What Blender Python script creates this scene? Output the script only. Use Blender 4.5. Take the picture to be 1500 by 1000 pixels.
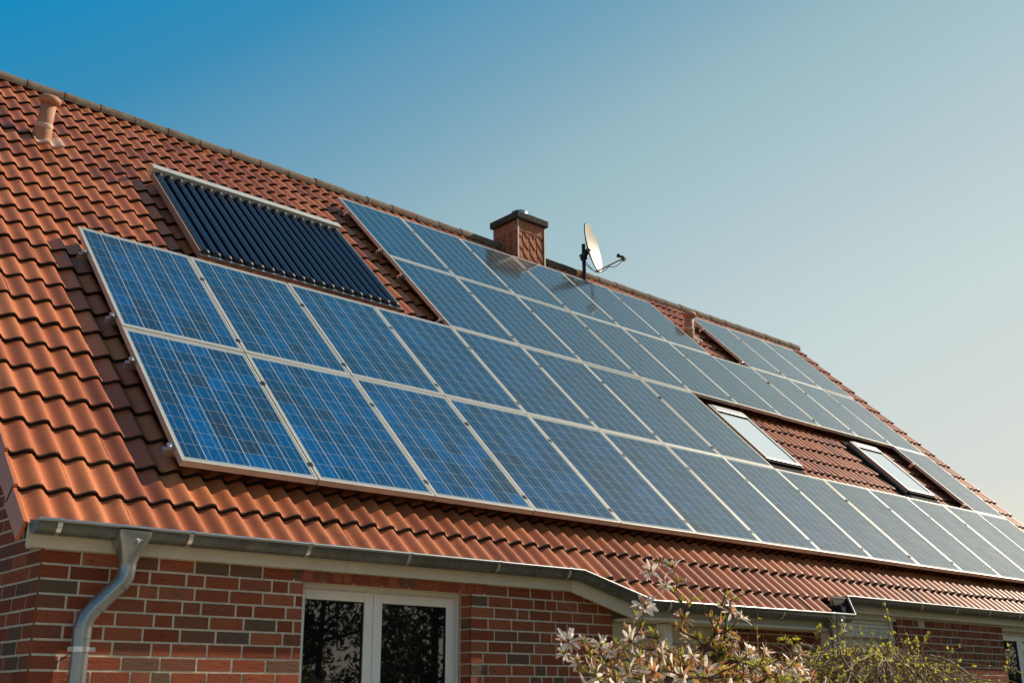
import bpy, bmesh, math, random
from mathutils import Vector, Matrix, noise as mnoise
from math import radians, sin, cos, pi

for o in list(bpy.data.objects):
    bpy.data.objects.remove(o)
SC = bpy.context.scene
COL = SC.collection

# ------------------------------------------------------------------ camera
CAM_LOC = Vector((-2.98510, -6.36787, 1.60389))
RIGHT = Vector((0.743946, -0.668211, -0.006137))
UP = Vector((-0.201937, -0.233561, 0.951142))
FWD = Vector((0.636997, 0.706359, 0.308693))
cam_d = bpy.data.cameras.new('camera')
cam = bpy.data.objects.new('camera', cam_d)
COL.objects.link(cam)
cam.matrix_world = Matrix(((RIGHT.x, UP.x, -FWD.x, CAM_LOC.x),
                           (RIGHT.y, UP.y, -FWD.y, CAM_LOC.y),
                           (RIGHT.z, UP.z, -FWD.z, CAM_LOC.z),
                           (0, 0, 0, 1)))
cam_d.sensor_width = 36.0
cam_d.lens = 36.0 * 1620.48 / 1500.0
cam_d.clip_end = 3000
SC.camera = cam

# ------------------------------------------------------------------ light
SUN_AZ = radians(-13.5)      # measured from +X towards +Y
SUN_EL = radians(37.0)
SUN_DIR = Vector((cos(SUN_EL) * cos(SUN_AZ), cos(SUN_EL) * sin(SUN_AZ), sin(SUN_EL)))
world = bpy.data.worlds.new('World')
SC.world = world
world.use_nodes = True
wn = world.node_tree
for n in list(wn.nodes):
    wn.nodes.remove(n)
wout = wn.nodes.new('ShaderNodeOutputWorld')
bg = wn.nodes.new('ShaderNodeBackground')
sky = wn.nodes.new('ShaderNodeTexSky')
sky.sky_type = 'NISHITA'
sky.sun_disc = False
sky.sun_elevation = SUN_EL
sky.sun_rotation = radians(90) - SUN_AZ
sky.altitude = 50
sky.air_density = 1.0
sky.dust_density = 2.0
sky.ozone_density = 1.5
bg.inputs['Strength'].default_value = 0.10
# the clear sky of the photograph, graded by height and by the angle from the sun:
# deep blue away from the sun, pale and warm towards it and towards the horizon
wtc = wn.nodes.new('ShaderNodeTexCoord')
wnorm = wn.nodes.new('ShaderNodeVectorMath')
wnorm.operation = 'NORMALIZE'
wn.links.new(wtc.outputs['Generated'], wnorm.inputs[0])
wdot = wn.nodes.new('ShaderNodeVectorMath')
wdot.operation = 'DOT_PRODUCT'
wdot.inputs[1].default_value = SUN_DIR
wn.links.new(wnorm.outputs[0], wdot.inputs[0])
wsep = wn.nodes.new('ShaderNodeSeparateXYZ')
wn.links.new(wnorm.outputs[0], wsep.inputs[0])


def wmath(op, a, b=None):
    nd = wn.nodes.new('ShaderNodeMath')
    nd.operation = op
    for k, v in ((0, a), (1, b)):
        if v is None:
            continue
        if hasattr(v, 'links'):
            wn.links.new(v, nd.inputs[k])
        else:
            nd.inputs[k].default_value = v
    return nd.outputs[0]


wz = wmath('MULTIPLY', wmath('MAXIMUM', wsep.outputs[2], 0.0), 2.0)
wt = wmath('ADD', wmath('SUBTRACT', wdot.outputs['Value'], wz), 1.0)
wt = wmath('DIVIDE', wmath('ADD', wt, 1.0), 3.0)          # -1..2 to 0..1
wramp = wn.nodes.new('ShaderNodeValToRGB')
GRADE = [(-.6, (.14, .19, .27)), (-.15, (.08, .20, .36)), (.12, (.008, .225, .46)), (.25, (.000, .255, .525)), (.40, (.036, .264, .475)), (.61, (.192, .385, .512)), (.74, (.315, .490, .553)), (.84, (.375, .545, .595)),  # lowest stops lie out of view, greyed to bring red into the shade
         (.977, (.478, .605, .634)), (1.13, (.58, .685, .68)), (1.36, (.69, .718, .67)), (1.8, (.85, .80, .66))]
wel = wramp.color_ramp.elements
while len(wel) < len(GRADE):
    wel.new(.5)
for e, (p, c) in zip(wel, GRADE):
    e.position = (p + 1) / 3
    e.color = (*(x * 10 / 1.214 for x in c), 1)
wn.links.new(wt, wramp.inputs[0])
wmix = wn.nodes.new('ShaderNodeMix')
wmix.data_type = 'RGBA'
wmix.inputs['Factor'].default_value = .96
wn.links.new(sky.outputs['Color'], wmix.inputs[6])
wn.links.new(wramp.outputs[0], wmix.inputs[7])
whz = wmath('MULTIPLY', wmath('POWER', wmath('MAXIMUM', wmath('SUBTRACT', 1.0, wmath('DIVIDE', wmath('MAXIMUM', wsep.outputs[2], 0.0), .17)), 0.0), .8), .85)
wmix2 = wn.nodes.new('ShaderNodeMix')
wmix2.data_type = 'RGBA'
wn.links.new(whz, wmix2.inputs['Factor'])
wn.links.new(wmix.outputs[2], wmix2.inputs[6])
wmix2.inputs[7].default_value = (8.2, 7.0, 5.4, 1)       # unseen warm band low in the sky, added to warm the shaded walls
wn.links.new(wmix2.outputs[2], bg.inputs['Color'])
wn.links.new(bg.outputs[0], wout.inputs[0])

sun_d = bpy.data.lights.new('sun', 'SUN')
sun_d.energy = 5.0
sun_d.angle = radians(0.53)
sun_d.color = (1.0, 0.875, 0.70)
sun = bpy.data.objects.new('sun', sun_d)
COL.objects.link(sun)
sun.rotation_euler = (-SUN_DIR).to_track_quat('-Z', 'Y').to_euler()
sun.location = SUN_DIR * 60

SC.view_settings.view_transform = 'Standard'
SC.view_settings.look = 'None'
SC.view_settings.gamma = 1.0
SC.view_settings.exposure = 0.28
SC.cycles.max_bounces = 8
SC.cycles.diffuse_bounces = 3
SC.cycles.glossy_bounces = 4

# ------------------------------------------------------------------ frames of reference
PITCH = radians(45.151)
CP, SP = cos(PITCH), sin(PITCH)
ORG = Vector((0, 0, 3.03))
EU, EV, EN = Vector((1, 0, 0)), Vector((0, CP, SP)), Vector((0, -SP, CP))
PH = 1.66836                      # pitch of the panel rows up the slope


def rw(u, v, n=0.0):
    return ORG + EU * u + EV * v + EN * n


def camray(px, py, depth):
    """point seen at photograph pixel (1500x1000) at a given depth"""
    return CAM_LOC + (RIGHT * ((px - 750) / 1620.48) - UP * ((py - 500) / 1620.48) + FWD) * depth


# ------------------------------------------------------------------ object helpers
class MB:
    def __init__(self):
        self.v, self.f, self.m, self.s = [], [], [], []

    def face(self, pts, m=0, smooth=False):
        b = len(self.v)
        self.v += [tuple(p) for p in pts]
        self.f.append(tuple(range(b, b + len(pts))))
        self.m.append(m)
        self.s.append(smooth)

    def idx(self, verts, faces, m=0, smooth=False):
        b = len(self.v)
        self.v += [tuple(p) for p in verts]
        for f in faces:
            self.f.append(tuple(b + i for i in f))
            self.m.append(m)
            self.s.append(smooth)

    def box(self, a, b, m=0, tf=None):
        x0, y0, z0 = a
        x1, y1, z1 = b
        P = [Vector(p) for p in ((x0, y0, z0), (x1, y0, z0), (x1, y1, z0), (x0, y1, z0),
                                 (x0, y0, z1), (x1, y0, z1), (x1, y1, z1), (x0, y1, z1))]
        if tf:
            P = [tf(p) for p in P]
        self.idx(P, [(0, 3, 2, 1), (4, 5, 6, 7), (0, 1, 5, 4), (1, 2, 6, 5), (2, 3, 7, 6), (3, 0, 4, 7)], m)

    def bbox(self, a, b, r, m=0, tf=None):
        """box with chamfered edges"""
        bm = bmesh.new()
        bmesh.ops.create_cube(bm, size=1.0)
        for v in bm.verts:
            v.co = Vector((a[0] + (b[0] - a[0]) * (v.co.x + .5), a[1] + (b[1] - a[1]) * (v.co.y + .5),
                           a[2] + (b[2] - a[2]) * (v.co.z + .5)))
        bmesh.ops.bevel(bm, geom=bm.edges[:], offset=r, segments=2, affect='EDGES', profile=0.6)
        bm.verts.index_update()
        vs = [v.co.copy() for v in bm.verts]
        if tf:
            vs = [tf(p) for p in vs]
        self.idx(vs, [tuple(v.index for v in f.verts) for f in bm.faces], m)
        bm.free()

    def tube(self, pts, rads, seg=8, m=0, caps=True, smooth=True):
        pts = [Vector(p) for p in pts]
        n = len(pts)
        if not hasattr(rads, '__len__'):
            rads = [rads] * n
        t0 = (pts[1] - pts[0]).normalized()
        ref = Vector((0, 0, 1)) if abs(t0.z) < .9 else Vector((1, 0, 0))
        a = t0.cross(ref).normalized()
        vs = []
        for i in range(n):
            if i == 0:
                t = t0
            elif i == n - 1:
                t = (pts[i] - pts[i - 1]).normalized()
            else:
                t = ((pts[i] - pts[i - 1]).normalized() + (pts[i + 1] - pts[i]).normalized())
                t = t.normalized() if t.length > 1e-6 else t0
            a = (a - t * a.dot(t))
            a = a.normalized() if a.length > 1e-6 else t.orthogonal().normalized()
            b = t.cross(a)
            for k in range(seg):
                th = 2 * pi * k / seg
                vs.append(pts[i] + (a * cos(th) + b * sin(th)) * rads[i])
        fs = []
        for i in range(n - 1):
            for k in range(seg):
                fs.append((i * seg + k, i * seg + (k + 1) % seg, (i + 1) * seg + (k + 1) % seg, (i + 1) * seg + k))
        self.idx(vs, fs, m, smooth)
        if caps:
            self.face([vs[k] for k in reversed(range(seg))], m)
            self.face([vs[(n - 1) * seg + k] for k in range(seg)], m)

    def lathe(self, prof, origin, axis, seg=24, m=0, smooth=True):
        axis = Vector(axis).normalized()
        a = axis.orthogonal().normalized()
        b = axis.cross(a)
        vs, fs = [], []
        for (r, h) in prof:
            for k in range(seg):
                th = 2 * pi * k / seg
                vs.append(Vector(origin) + axis * h + (a * cos(th) + b * sin(th)) * r)
        for i in range(len(prof) - 1):
            for k in range(seg):
                fs.append((i * seg + k, i * seg + (k + 1) % seg, (i + 1) * seg + (k + 1) % seg, (i + 1) * seg + k))
        self.idx(vs, fs, m, smooth)

    def build(self, name, mats, parent=None):
        me = bpy.data.meshes.new(name)
        me.from_pydata(self.v, [], self.f)
        if not isinstance(mats, (list, tuple)):
            mats = [mats]
        for mt in mats:
            me.materials.append(mt)
        me.polygons.foreach_set('material_index', self.m)
        me.polygons.foreach_set('use_smooth', self.s)
        me.update()
        o = bpy.data.objects.new(name, me)
        COL.objects.link(o)
        if parent:
            o.parent = parent
        return o


def smooth_merge(o, dist=0.0005, angle=None):
    bm = bmesh.new()
    bm.from_mesh(o.data)
    bmesh.ops.remove_doubles(bm, verts=bm.verts[:], dist=dist)
    bmesh.ops.recalc_face_normals(bm, faces=bm.faces[:])
    if angle:
        for e in bm.edges:
            if len(e.link_faces) == 2 and e.calc_face_angle(0) > angle:
                e.smooth = False
        for f in bm.faces:
            f.smooth = True
    bm.to_mesh(o.data)
    bm.free()
    return o


def empty(name, loc=(0, 0, 0), mat=None):
    o = bpy.data.objects.new(name, None)
    o.empty_display_size = 0.2
    COL.objects.link(o)
    if mat is not None:
        o.matrix_world = mat
    else:
        o.location = loc
    return o


def tag(o, label, cat, group=None, kind=None):
    if label:
        o['label'] = label
    if cat:
        o['category'] = cat
    if group:
        o['group'] = group
    if kind:
        o['kind'] = kind
    return o


# ------------------------------------------------------------------ material helpers
class NT:
    def __init__(self, name):
        self.mat = bpy.data.materials.new(name)
        self.mat.use_nodes = True
        self.t = self.mat.node_tree
        self.b = self.t.nodes['Principled BSDF']
        self.out = self.t.nodes['Material Output']

    def n(self, ty, **kw):
        nd = self.t.nodes.new(ty)
        for k, v in kw.items():
            setattr(nd, k, v)
        return nd

    def l(self, a, b):
        self.t.links.new(a, b)

    def setin(self, nd, key, v):
        if hasattr(v, 'is_linked') or hasattr(v, 'links'):
            self.l(v, nd.inputs[key])
        else:
            nd.inputs[key].default_value = v

    def math(self, op, a, b=None, c=None):
        nd = self.n('ShaderNodeMath', operation=op)
        self.setin(nd, 0, a)
        if b is not None:
            self.setin(nd, 1, b)
        if c is not None:
            self.setin(nd, 2, c)
        return nd.outputs[0]

    def mix(self, fac, a, b, blend='MIX'):
        nd = self.n('ShaderNodeMix', data_type='RGBA', blend_type=blend)
        self.setin(nd, 'Factor', fac)
        for key, v in ((6, a), (7, b)):
            if hasattr(v, 'links'):
                self.l(v, nd.inputs[key])
            else:
                nd.inputs[key].default_value = (*v, 1) if len(v) == 3 else v
        return nd.outputs[2]

    def ramp(self, fac, stops, interp='LINEAR'):
        nd = self.n('ShaderNodeValToRGB')
        nd.color_ramp.interpolation = interp
        els = nd.color_ramp.elements
        while len(els) < len(stops):
            els.new(0.5)
        for e, (p, c) in zip(els, stops):
            e.position = p
            e.color = (*c, 1) if len(c) == 3 else c
        self.l(fac, nd.inputs[0])
        return nd.outputs[0]

    def noise(self, scale, detail=4, rough=.55, vec=None, out=0):
        nd = self.n('ShaderNodeTexNoise')
        nd.inputs['Scale'].default_value = scale
        nd.inputs['Detail'].default_value = detail
        nd.inputs['Roughness'].default_value = rough
        if vec is None:
            vec = self.obj()
        self.l(vec, nd.inputs['Vector'])
        return nd.outputs[out]

    def obj(self):
        if not hasattr(self, '_tc'):
            self._tc = self.n('ShaderNodeTexCoord')
        return self._tc.outputs['Object']

    def island(self):
        if not hasattr(self, '_geo'):
            self._geo = self.n('ShaderNodeNewGeometry')
        return self._geo.outputs['Random Per Island']

    def bump(self, h, strength=.3, dist=.01):
        nd = self.n('ShaderNodeBump')
        nd.inputs['Strength'].default_value = strength
        nd.inputs['Distance'].default_value = dist
        self.l(h, nd.inputs['Height'])
        self.l(nd.outputs[0], self.b.inputs['Normal'])

    def base(self, c):
        if hasattr(c, 'links'):
            self.l(c, self.b.inputs['Base Color'])
        else:
            self.b.inputs['Base Color'].default_value = (*c, 1)

    def set(self, **kw):
        for k, v in kw.items():
            k = {'rough': 'Roughness', 'metal': 'Metallic', 'spec': 'Specular IOR Level', 'coat': 'Coat Weight',
                 'coatr': 'Coat Roughness', 'ior': 'IOR'}[k]
            self.setin(self.b, k, v)
        return self


def simple(name, c, rough=.5, metal=0, spec=.5, var=.15, scale=8, bump=0):
    m = NT(name)
    nz = m.noise(scale, 5, .6)
    dark = tuple(x * (1 - var) for x in c)
    lite = tuple(min(1, x * (1 + var)) for x in c)
    m.base(m.ramp(nz, [(.3, dark), (.7, lite)]))
    m.set(rough=rough, metal=metal, spec=spec)
    if bump:
        m.bump(m.noise(scale * 6, 4), bump, .004)
    return m.mat


M = {}


def mk_tile():
    m = NT('clay tile')
    rnd = m.island()
    c = m.ramp(rnd, [(0, (.29, .072, .025)), (.18, (.44, .118, .038)), (.6, (.54, .155, .050)), (1, (.60, .19, .066))])
    fine = m.noise(95, 3, .7)
    c = m.mix(m.math('MULTIPLY', m.math('SUBTRACT', fine, .42), 1.1), c, (.26, .085, .038))
    big = m.noise(.9, 4, .6)
    c = m.mix(m.math('MULTIPLY', m.math('SUBTRACT', big, .45), .9), c, (.28, .088, .038))
    mid = m.noise(5.5, 5, .7)
    c = m.mix(m.math('MULTIPLY', m.ramp(mid, [(.53, (0, 0, 0)), (.70, (1, 1, 1))]), .5), c, (.20, .07, .034))
    sp = m.noise(38, 2, .5)
    spots = m.ramp(sp, [(.66, (0, 0, 0)), (.72, (1, 1, 1))])
    c = m.mix(m.math('MULTIPLY', spots, .55), c, (.085, .06, .045))
    lich = m.noise(55, 2, .5)
    ls = m.ramp(lich, [(.74, (0, 0, 0)), (.77, (1, 1, 1))])
    c = m.mix(m.math('MULTIPLY', ls, .5), c, (.5, .42, .33))
    m.base(c)
    m.set(rough=m.math('ADD', m.math('MULTIPLY', fine, .25), .30), spec=.48)
    m.bump(fine, .25, .003)
    return m.mat


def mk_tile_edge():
    m = NT('mossy shaded tile edge')
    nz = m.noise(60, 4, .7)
    m.base(m.ramp(nz, [(.3, (.010, .006, .004)), (.58, (.032, .018, .012)), (.74, (.075, .05, .034)), (.82, (.2, .16, .11))]))  # moss crust, its colour darkened further to deepen the shade between tiles
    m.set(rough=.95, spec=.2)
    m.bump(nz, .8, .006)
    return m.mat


def mk_ridge():
    m = NT('lichened ridge tile')
    rnd = m.island()
    c = m.ramp(rnd, [(0, (.10, .046, .028)), (.5, (.16, .068, .038)), (1, (.22, .09, .048))])
    nz = m.noise(11, 8, .8)
    c = m.mix(m.ramp(nz, [(.40, (0, 0, 0)), (.52, (1, 1, 1))]), c, (.17, .14, .10))
    n2 = m.noise(40, 4, .7)
    c = m.mix(m.ramp(n2, [(.55, (0, 0, 0)), (.66, (.8, .8, .8))]), c, (.07, .055, .04))
    m.base(c)
    m.set(rough=.9, spec=.25)
    m.bump(n2, .5, .006)
    return m.mat


def mk_brick():
    m = NT('brick')
    rnd = m.island()
    c = m.ramp(rnd, [(0, (.19, .042, .019)), (.2, (.27, .066, .030)), (.4, (.34, .094, .044)), (.6, (.23, .052, .024)),
                     (.76, (.37, .115, .058)), (.88, (.21, .07, .04)), (.965, (.12, .082, .052)), (1, (.105, .080, .056))])
    nz = m.noise(7, 5, .65)
    c = m.mix(m.math('MULTIPLY', m.ramp(nz, [(.58, (0, 0, 0)), (.74, (1, 1, 1))]), .7), c, (.12, .075, .05))
    mp = m.n('ShaderNodeMapping')
    mp.inputs['Scale'].default_value = (9, 9, 42)
    m.l(m.obj(), mp.inputs[0])
    cr = m.noise(1.6, 6, .72, mp.outputs[0])
    crm = m.ramp(cr, [(.34, (1, 1, 1)), (.43, (0, 0, 0))])
    c = m.mix(m.math('MULTIPLY', crm, .8), c, (.045, .025, .018))
    fine = m.noise(90, 3, .7)
    c = m.mix(m.math('MULTIPLY', fine, .35), c, (.19, .07, .045))
    m.base(c)
    m.set(rough=.9, spec=.15)
    m.bump(m.math('ADD', cr, m.math('MULTIPLY', fine, .3)), .9, .008)
    return m.mat


def mk_cell():
    m = NT('solar cells under glass')
    sx = m.n('ShaderNodeSeparateXYZ')
    m.l(m.obj(), sx.inputs[0])
    PX, PY = .1555, .1565
    cx = m.math('DIVIDE', m.math('SUBTRACT', sx.outputs[0], .0265), PX)
    cy = m.math('DIVIDE', m.math('SUBTRACT', sx.outputs[1], .0440), PY)
    fx, fy = m.math('FRACT', cx), m.math('FRACT', cy)
    ix, iy = m.math('FLOOR', cx), m.math('FLOOR', cy)
    oi = m.n('ShaderNodeObjectInfo')
    cmb = m.n('ShaderNodeCombineXYZ')
    m.l(ix, cmb.inputs[0])
    m.l(iy, cmb.inputs[1])
    m.l(m.math('MULTIPLY', oi.outputs['Random'], 917.0), cmb.inputs[2])
    wnz = m.n('ShaderNodeTexWhiteNoise', noise_dimensions='3D')
    m.l(cmb.outputs[0], wnz.inputs[0])
    # neighbouring cells in a string share a tint
    cmb2 = m.n('ShaderNodeCombineXYZ')
    m.l(ix, cmb2.inputs[0])
    m.l(m.math('FLOOR', m.math('DIVIDE', m.math('ADD', iy, m.math('MULTIPLY', ix, 1.7)), 3.0)), cmb2.inputs[1])
    m.l(m.math('MULTIPLY', oi.outputs['Random'], 431.0), cmb2.inputs[2])
    wn2 = m.n('ShaderNodeTexWhiteNoise', noise_dimensions='3D')
    m.l(cmb2.outputs[0], wn2.inputs[0])
    tone = m.math('ADD', m.math('MULTIPLY', wnz.outputs[0], .55), m.math('MULTIPLY', wn2.outputs[0], .45))
    col = m.ramp(tone, [(.05, (.014, .030, .055)), (.22, (.005, .036, .090)), (.45, (.000, .048, .138)),
                        (.75, (.000, .064, .195)), (1, (.000, .092, .28))])
    vor = m.n('ShaderNodeTexVoronoi')
    vor.inputs['Scale'].default_value = 55
    m.l(m.obj(), vor.inputs['Vector'])
    hsv = m.n('ShaderNodeHueSaturation')
    m.l(col, hsv.inputs['Color'])
    sv = m.n('ShaderNodeSeparateColor')
    m.l(vor.outputs['Color'], sv.inputs[0])
    m.l(m.math('ADD', m.math('MULTIPLY', sv.outputs[0], .60), .70), hsv.inputs['Value'])
    col = hsv.outputs[0]

    def near(val, c, w):
        return m.math('LESS_THAN', m.math('ABSOLUTE', m.math('SUBTRACT', val, c)), w)
    fing = m.math('GREATER_THAN', m.math('SINE', m.math('MULTIPLY', fx, 2 * pi * 1)), 2.0)
    bus = m.math('MAXIMUM', near(fx, .27, .010), near(fx, .73, .010))
    gapx = m.math('MAXIMUM', m.math('LESS_THAN', fx, .021), m.math('GREATER_THAN', fx, .979))
    gapy = m.math('MAXIMUM', m.math('LESS_THAN', fy, .011), m.math('GREATER_THAN', fy, .989))
    inx = m.math('MULTIPLY', m.math('GREATER_THAN', cx, 0.0), m.math('LESS_THAN', cx, 6.0))
    iny = m.math('MULTIPLY', m.math('GREATER_THAN', cy, 0.0), m.math('LESS_THAN', cy, 10.0))
    inside = m.math('MULTIPLY', inx, iny)
    gap = m.math('MAXIMUM', gapx, gapy)
    lines = m.math('MAXIMUM', m.math('MULTIPLY', bus, .60), m.math('MAXIMUM', m.math('MULTIPLY', gapx, 1.0), m.math('MULTIPLY', gapy, .62)))
    fac = m.math('MAXIMUM', lines, m.math('MULTIPLY', m.math('SUBTRACT', 1.0, inside), .9))
    # the blue of the cells is an interference colour of their thin coating: it dies away at grazing angles
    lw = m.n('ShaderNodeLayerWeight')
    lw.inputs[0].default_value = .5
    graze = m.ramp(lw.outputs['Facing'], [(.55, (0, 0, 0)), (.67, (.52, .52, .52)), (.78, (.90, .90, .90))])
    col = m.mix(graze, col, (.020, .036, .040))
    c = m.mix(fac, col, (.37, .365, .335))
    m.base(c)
    dirt = m.noise(3.0, 5, .65)
    m.set(rough=m.math('ADD', m.math('MULTIPLY', dirt, .08), .06), spec=.5, ior=1.58)
    m.set(coat=m.math('ADD', m.math('MULTIPLY', dirt, .12), .05), coatr=.52)      # fine dust on the textured glass
    return m.mat


def mk_leaf(name, c, t=(.5, .55, .05), var=.4):
    m = NT(name)
    rnd = m.island()
    lo = tuple(x * (1 - var) for x in c)
    hi = tuple(min(1, x * (1 + var)) for x in c)
    cc = m.ramp(rnd, [(0, lo), (1, hi)])
    m.base(cc)
    m.set(rough=.5, spec=.4)
    tr = m.n('ShaderNodeBsdfTranslucent')
    tr.inputs[0].default_value = (*t, 1)
    ad = m.n('ShaderNodeMixShader')
    ad.inputs[0].default_value = .35
    m.l(m.b.outputs[0], ad.inputs[1])
    m.l(tr.outputs[0], ad.inputs[2])
    m.l(ad.outputs[0], m.out.inputs[0])
    return m.mat


def mk_petal(name, tipc, basec, t):
    m = NT(name)
    rnd = m.island()
    c = m.ramp(rnd, [(0, basec), (.35, tipc), (1, tuple(min(1, x * 1.1) for x in tipc))])
    nz = m.noise(60, 3, .6)
    c = m.mix(m.ramp(nz, [(.52, (0, 0, 0)), (.72, (.8, .8, .8))]), c, basec)
    m.base(c)
    m.set(rough=.6, spec=.3)
    tr = m.n('ShaderNodeBsdfTranslucent')
    tr.inputs[0].default_value = (*t, 1)
    ad = m.n('ShaderNodeMixShader')
    ad.inputs[0].default_value = .5
    m.l(m.b.outputs[0], ad.inputs[1])
    m.l(tr.outputs[0], ad.inputs[2])
    m.l(ad.outputs[0], m.out.inputs[0])
    return m.mat


def mk_zinc():
    m = NT('weathered zinc')
    nz = m.noise(6, 6, .65)
    c = m.ramp(nz, [(.3, (.075, .080, .074)), (.7, (.145, .150, .138))])
    st = m.noise(22, 4, .6)
    c = m.mix(m.ramp(st, [(.52, (0, 0, 0)), (.70, (.7, .7, .7))]), c, (.20, .20, .18))
    st2 = m.noise(3.1, 5, .7)
    c = m.mix(m.ramp(st2, [(.50, (0, 0, 0)), (.66, (.6, .6, .6))]), c, (.05, .045, .036))
    m.base(c)
    m.set(rough=m.math('ADD', m.math('MULTIPLY', nz, .25), .30), metal=.35, spec=.5)
    m.bump(nz, .08, .01)
    return m.mat


def mk_alu(name, c=(.60, .565, .49), rough=.42, metal=.3):
    m = NT(name)
    nz = m.noise(9, 4, .6)
    n2 = m.noise(34, 4, .7)
    cc = m.ramp(nz, [(.3, tuple(x * .82 for x in c)), (.7, c)])
    m.base(m.mix(m.ramp(n2, [(.55, (0, 0, 0)), (.75, (.5, .5, .5))]), cc, tuple(x * .6 for x in c)))
    m.set(rough=rough, metal=metal)
    return m.mat


M['tile'] = mk_tile()
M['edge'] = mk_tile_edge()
M['ridge'] = mk_ridge()
M['brick'] = mk_brick()
M['mortar'] = simple('mortar', (.55, .485, .375), .95, var=.18, scale=25, spec=.2, bump=.4)
M['cell'] = mk_cell()
M['alu'] = mk_alu('pale anodised frame')
M['alu_raw'] = mk_alu('bare aluminium', (.72, .73, .74), .25, .9)
M['zinc'] = mk_zinc()
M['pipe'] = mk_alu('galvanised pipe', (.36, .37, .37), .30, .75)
M['paint'] = simple('cream white paint', (.62, .55, .43), .5, var=.07, scale=5)
M['pvc'] = simple('white window plastic', (.72, .70, .66), .35, var=.04, scale=4)
M['gasket'] = simple('black rubber', (.012, .012, .012), .5)
M['dark'] = simple('dark inside', (.006, .006, .006), .9, spec=.1)
M['black_metal'] = simple('black painted metal', (.018, .018, .02), .4, var=.2)
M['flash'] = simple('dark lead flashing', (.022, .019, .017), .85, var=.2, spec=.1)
M['underlay'] = simple('roof underlay', (.035, .022, .016), .95, spec=.1)
M['concrete'] = simple('lichened concrete', (.075, .065, .05), .95, var=.55, scale=22, spec=.2, bump=.6)
M['shingle'] = simple('terracotta shingle', (.42, .155, .085), .8, var=.18, scale=30, spec=.1, bump=.3)
M['trim'] = simple('beige metal trim', (.42, .36, .29), .5, metal=.2)
M['frame_dull'] = mk_alu('dull collector frame', (.26, .23, .20), .5, .3)
M['steel'] = mk_alu('stainless flue', (.7, .7, .7), .25, 1.0)
M['dish'] = simple('dish paint', (.44, .395, .325), .5, var=.06, scale=4)
M['vent'] = simple('terracotta vent', (.42, .20, .115), .7, var=.16, scale=18, spec=.35)
M['vent_pale'] = simple('pale vent collar', (.58, .40, .30), .7, var=.18, scale=18)
M['sky_frame'] = simple('grey skylight cladding', (.30, .30, .28), .4, metal=.3, var=.06)
M['slat'] = simple('shutter slat', (.62, .57, .48), .45, var=.06)
M['bark'] = simple('twig bark', (.10, .066, .045), .85, var=.5, scale=30, spec=.25, bump=.5)
M['bark_pale'] = simple('pale twig bark', (.25, .175, .11), .8, var=.55, scale=30, spec=.25, bump=.4)
M['leaf_new'] = mk_leaf('young leaf', (.24, .27, .03), (.62, .66, .06))
M['leaf_bud'] = mk_leaf('yellow bud leaf', (.46, .42, .05), (.85, .78, .08))
M['leaf_dark'] = mk_leaf('garden leaf', (.10, .10, .05), (.16, .18, .05), .7)
M['petal'] = mk_petal('white petal', (.90, .84, .77), (.68, .38, .29), (.95, .84, .74))
M['petal_old'] = mk_petal('faded petal', (.48, .28, .18), (.27, .11, .045), (.55, .26, .11))
M['lawn'] = simple('lawn', (.075, .07, .03), .9, var=.5, scale=3, spec=.2, bump=.6)

M['paving'] = simple('bounce paving', (.44, .37, .27), .9, var=.12, scale=2, spec=.2, bump=.2)
g = NT('window glass')
g.base((.006, .007, .008))
g.set(rough=.015, spec=.5, ior=1.85)
g.bump(g.noise(2.2, 2, .4), .05, .01)
M['glass'] = g.mat
g = NT('skylight glass')
g.base((.80, .82, .81))
g.set(rough=.10, spec=.5, ior=1.6, coat=1.0, coatr=.02)
M['skyglass'] = g.mat
g = NT('collector tube glass')
g.base((.001, .006, .028))
g.set(rough=.07, spec=.5, ior=2.1)
M['vacuum'] = g.mat

# ------------------------------------------------------------------ ground
mb = MB()
mb.face([(-400, -400, 0), (400, -400, 0), (400, 400, 0), (-400, 400, 0)])
tag(mb.build('ground', M['lawn']), None, None, kind='structure')
mb = MB()
mb.box((-12, -9.5, -.05), (2.3, -.295, .012))  # unseen paving, added to bounce warm sunlight onto the left wall
tag(mb.build('bounce_terrace', M['paving']), None, None, kind='structure')

# ------------------------------------------------------------------ the house
random.seed(7)
house = empty('brick_house', (0, 0, 0))
tag(house, 'red brick house with a steep orange clay tile roof covered in solar panels', 'house')
U0, U1 = -0.985, 15.05
V_EAVE, V_APEX = -0.60, 7.385
GAUGE = 0.3333
N_LOW = -0.152      # trough of a tile at its lower edge
AMP = 0.039
RIDGE_Y = rw(0, V_APEX, N_LOW + .02).y
RIDGE_Z = rw(0, V_APEX, N_LOW + .02).z


def wave(u):
    t = ((u - 0.045) / 0.15 + 0.0) % 1.0      # crest at t = 0
    # after the crest a quick drop, then a long slow rise to the next crest
    fall = .34
    if t < fall:
        p = t / fall
        return .5 + .5 * cos(pi * p)
    p = (t - fall) / (1 - fall)
    return .5 - .5 * cos(pi * p)


def porch_low(u):
    """lower end of the tiles: the eaves come down over the porch"""
    if u < 3.02 or u > 6.43:
        return None
    if u < 3.60:
        return V_EAVE + .01 + (-0.885 - V_EAVE) * (u - 3.02) / .58
    return -0.885


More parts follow.
